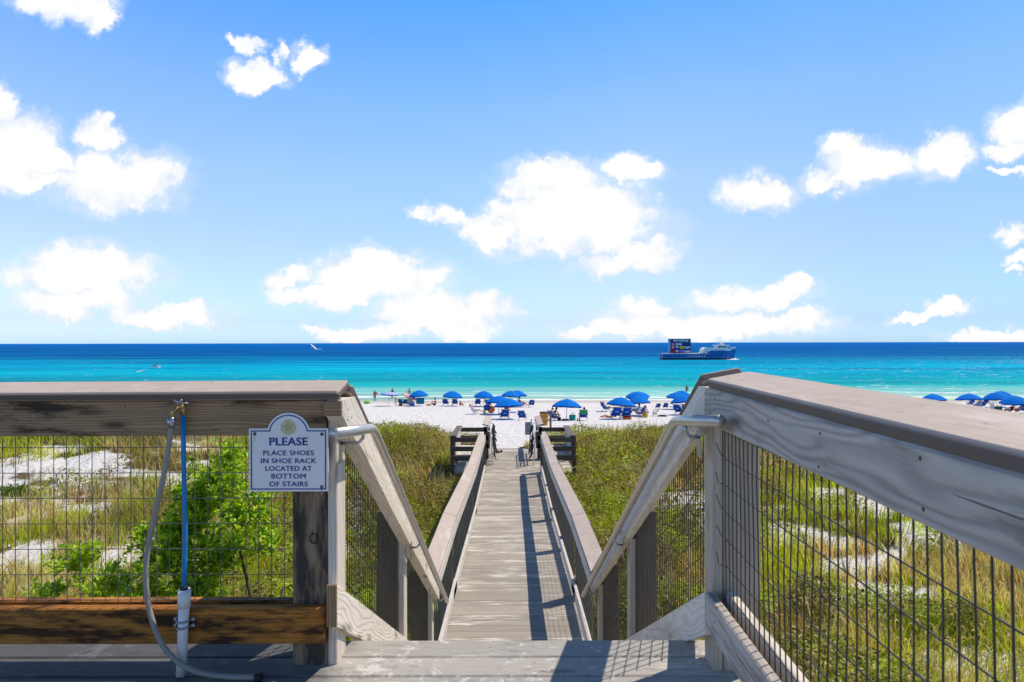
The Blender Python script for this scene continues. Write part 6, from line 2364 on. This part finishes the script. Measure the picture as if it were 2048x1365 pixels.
def bush(name, label, cat, lobes, base, nleaf, leafsize, cols, wts, stems, group=None):
    """a leafy bush: twigs spread through the lobes, leaves along the twigs"""
    t = thing(name, label, cat, base, group)
    P, N, D = [], [], []
    vols = np.array([a * b * c for (_, _, _, a, b, c) in lobes]) ** 0.8
    ntw = nleaf // 16
    for li in rng.choice(len(lobes), ntw, p=vols / vols.sum()):
        cx, cy, cz, a, b, c = lobes[li]
        v = rng.normal(size=3); v /= np.linalg.norm(v)
        rr = rng.random() ** 0.42
        tip = np.array([cx, cy, cz]) + v * np.array([a, b, c]) * rr
        dirn = v * 0.8 + np.array([0, 0, 0.55]) + rng.normal(size=3) * 0.35
        dirn /= np.linalg.norm(dirn)
        ln = rng.uniform(0.10, 0.24)
        for q in range(16):
            f = q / 15
            side = np.cross(dirn, rng.normal(size=3)); side /= np.linalg.norm(side)
            p = tip - dirn * ln * (1 - f) + side * leafsize * 0.45
            dd = side * 0.85 + dirn * 0.6 + np.array([0, 0, 0.05]); dd /= np.linalg.norm(dd)
            nn = np.cross(dd, np.cross(np.array([0.15, 0.05, 1.0]) + rng.normal(size=3) * 0.45, dd)); nn /= np.linalg.norm(nn) + 1e-6
            P.append(p); D.append(dd); N.append(nn)
    P, N, D = np.array(P), np.array(N), np.array(D)
    n = len(P)
    L = leafsize * rng.uniform(0.6, 1.3, n)
    C = pick(n, cols, wts, 0.18)
    me = leaf_mesh('crown', P - np.array(base), N, D, L, L * rng.uniform(0.42, 0.6, n), C, 'leaf')
    link('crown', me, t)
    for s in stems:
        b = MB()
        b.tube([Vector(q[:3]) for q in s], [q[3] for q in s], 7)
        b.build('trunk', 'bark', t)
    return t

def shrubs():
    LF = [(0.32, 0.54, 0.012), (0.48, 0.68, 0.02), (0.15, 0.30, 0.012), (0.64, 0.74, 0.08)]
    def q(px, py, y):
        return ((px - 1024) / F * y, y, EYE - (py - 686) / F * y)
    y = 5.0
    lobes = []
    for (px, py, yy, a, b, c) in ((450, 945, 5.0, .25, .30, .22), (405, 985, 5.1, .26, .34, .24), (490, 1025, 4.9, .24, .3, .24), (365, 1045, 5.0, .24, .3, .22), (440, 1085, 5.05, .30, .30, .24),
                                  (330, 1105, 4.8, .22, .28, .18), (530, 1075, 4.95, .12, .2, .16), (385, 1165, 4.8, .30, .28, .20), (522, 980, 5.1, .10, .16, .12), (458, 897, 5.05, .12, .15, .10),
                                  (385, 915, 5.0, .08, .1, .08), (285, 1060, 5.0, .10, .13, .09), (300, 1175, 4.8, .2, .22, .16), (420, 1260, 4.9, .4, .3, .2)):
        lobes.append((*q(px, py, yy), a, b, c))
    gb = (-2.18, 5.0, gz(-2.18, 5.0))
    bx0, by0, bz0 = gb
    stems = [[(bx0, by0, bz0 - .1, .035), (bx0 + .1, by0, bz0 + .7, .03), (bx0 + .12, by0 + .05, bz0 + 1.4, .022), (bx0 - .05, by0, bz0 + 2.2, .01)],
             [(bx0 + .02, by0, bz0 + .5, .028), (bx0 + .22, by0 - .05, bz0 + 1.1, .02), (bx0 + .30, by0, bz0 + 1.9, .01)],
             [(bx0, by0, bz0 + .3, .028), (bx0 - .35, by0, bz0 + 1.0, .02), (bx0 - .6, by0, bz0 + 1.6, .009)],
             [(bx0 + .1, by0, bz0 + .2, .03), (bx0 + .28, by0 - .1, bz0 + .75, .022), (bx0 + .15, by0 - .1, bz0 + 1.25, .012)]]
    bush('leafy_shrub', 'big bright green leafy shrub growing up behind the left wire mesh', 'shrub', lobes, gb, 13000, 0.045, LF, [3, 4, 3, 2], stems)
    lobes = [(*q(px, py, yy), a, b, c) for (px, py, yy, a, b, c) in ((150, 1110, 5.0, .24, .3, .14), (210, 1160, 4.8, .26, .3, .16), (90, 1180, 4.9, .2, .26, .12), (270, 1190, 4.6, .2, .2, .16))]
    gb = (-3.6, 4.9, gz(-3.6, 4.9))
    bush('leafy_shrub', 'low pale green shrub at the foot of the big one, left', 'shrub', lobes, gb, 1700, 0.055, [(0.42, 0.60, 0.03), (0.30, 0.48, 0.02), (0.60, 0.70, 0.08)], [3, 3, 1],
         [[(gb[0], gb[1], gb[2] - .1, .02), (gb[0], gb[1], gb[2] + .6, .012), (gb[0] + .1, gb[1], gb[2] + 1.0, .006)]])
    yy = 15.0
    x0, _, _ = q(28, 950, yy)
    g0 = gz(x0, yy)
    bush('mound_shrub', 'small rounded green mound shrub on bare sand at far left', 'shrub', [(x0, yy, g0 + .16, .40, .36, .17), (x0 + .2, yy, g0 + .1, .25, .3, .14)], (x0, yy, g0), 1700, 0.05, [(0.09, 0.20, 0.015), (0.15, 0.28, 0.02)], [3, 2],
         [[(x0, yy, g0 - .1, .02), (x0, yy, g0 + .15, .012)]])
    # bright clump under the right stair mesh and one at the lower right corner
    x1, y1 = 2.9, 9.0
    g1 = gz(x1, y1)
    bush('mound_shrub', 'yellow flowering green clump seen through the right stair mesh', 'shrub', [(x1, y1, g1 + .14, .5, .4, .18), (x1 - .45, y1 + .2, g1 + .1, .3, .3, .12)], (x1, y1, g1), 1500, 0.045, [LIME, FRESH, (0.5, 0.38, 0.02)], [4, 3, .8],
         [[(x1, y1, g1 - .1, .02), (x1, y1, g1 + .12, .01)]])
    x2, y2 = 3.75, 4.25
    g2 = gz(x2, y2)
    bush('leafy_shrub', 'fresh green leafy shrub in the bottom right corner', 'shrub', [(x2, y2, g2 + .35, .5, .35, .32)], (x2, y2, g2), 1400, 0.075, [(0.16, 0.36, 0.02), (0.28, 0.46, 0.03)], [3, 2],
         [[(x2, y2, g2 - .1, .02), (x2, y2, g2 + .3, .01)]])

def sticks():
    for (px, py, y, dx, dz, lab) in ((610, 0, 0, 0, 0, ''),):
        pass
    def stick(x0, y0, x1, y1, h, lab):
        z0, z1 = gz(x0, y0), gz(x1, y1)
        t = thing('driftwood_branch', lab, 'branch', (x0, y0, z0))
        MB().tube([(x0, y0, z0 + .02), ((x0 + x1) / 2 + .05, (y0 + y1) / 2, (z0 + z1) / 2 + h * .6), (x1, y1, z1 + h)], [.028, .022, .010], 7).build('stem', 'bark', t)
        MB().tube([((x0 + x1) / 2 + .05, (y0 + y1) / 2, (z0 + z1) / 2 + h * .6), (x1 - .1, y1 + .15, z1 + h + .14)], [.016, .006], 6).build('twig', 'bark', t)
    stick(-6.9, 11.2, -5.9, 11.0, .12, 'bare grey branch lying on sand left of the shrub')
    stick(4.0, 17.0, 3.3, 17.3, .35, 'bare pale branch sticking out of the right dune plants')
    stick(0.25, 20.6, 0.75, 20.9, .10, 'thin dark stick on the sand below the grey notice')

def tuft(x, y, n, h, label):
    C = pick(n, [TAN, FRESH, STRAW], [3, 2, 2])
    xs, ys = x + rng.normal(size=n) * .06, y + rng.normal(size=n) * .05
    H = rng.uniform(.5, 1.1, n) * h
    me = blade_mesh('grass_tuft', np.stack([xs - x, ys - y, ground_z(xs, ys) - gz(x, y) - .02], 1), H, rng.uniform(.012, .02, n), H * rng.uniform(.1, .6, n), rng.uniform(0, 6.28, n), C, 'grass', 3)
    o = link('grass_tuft', me)
    o.location = (x, y, gz(x, y))
    tag(o, label, 'grass tuft')

grasses()
fringe()
low_shrubs()
seed_grass()
shrubs()
sticks()
tuft(0.52, 20.75, 60, 0.45, 'dry grass tuft at the foot of the grey notice stake')
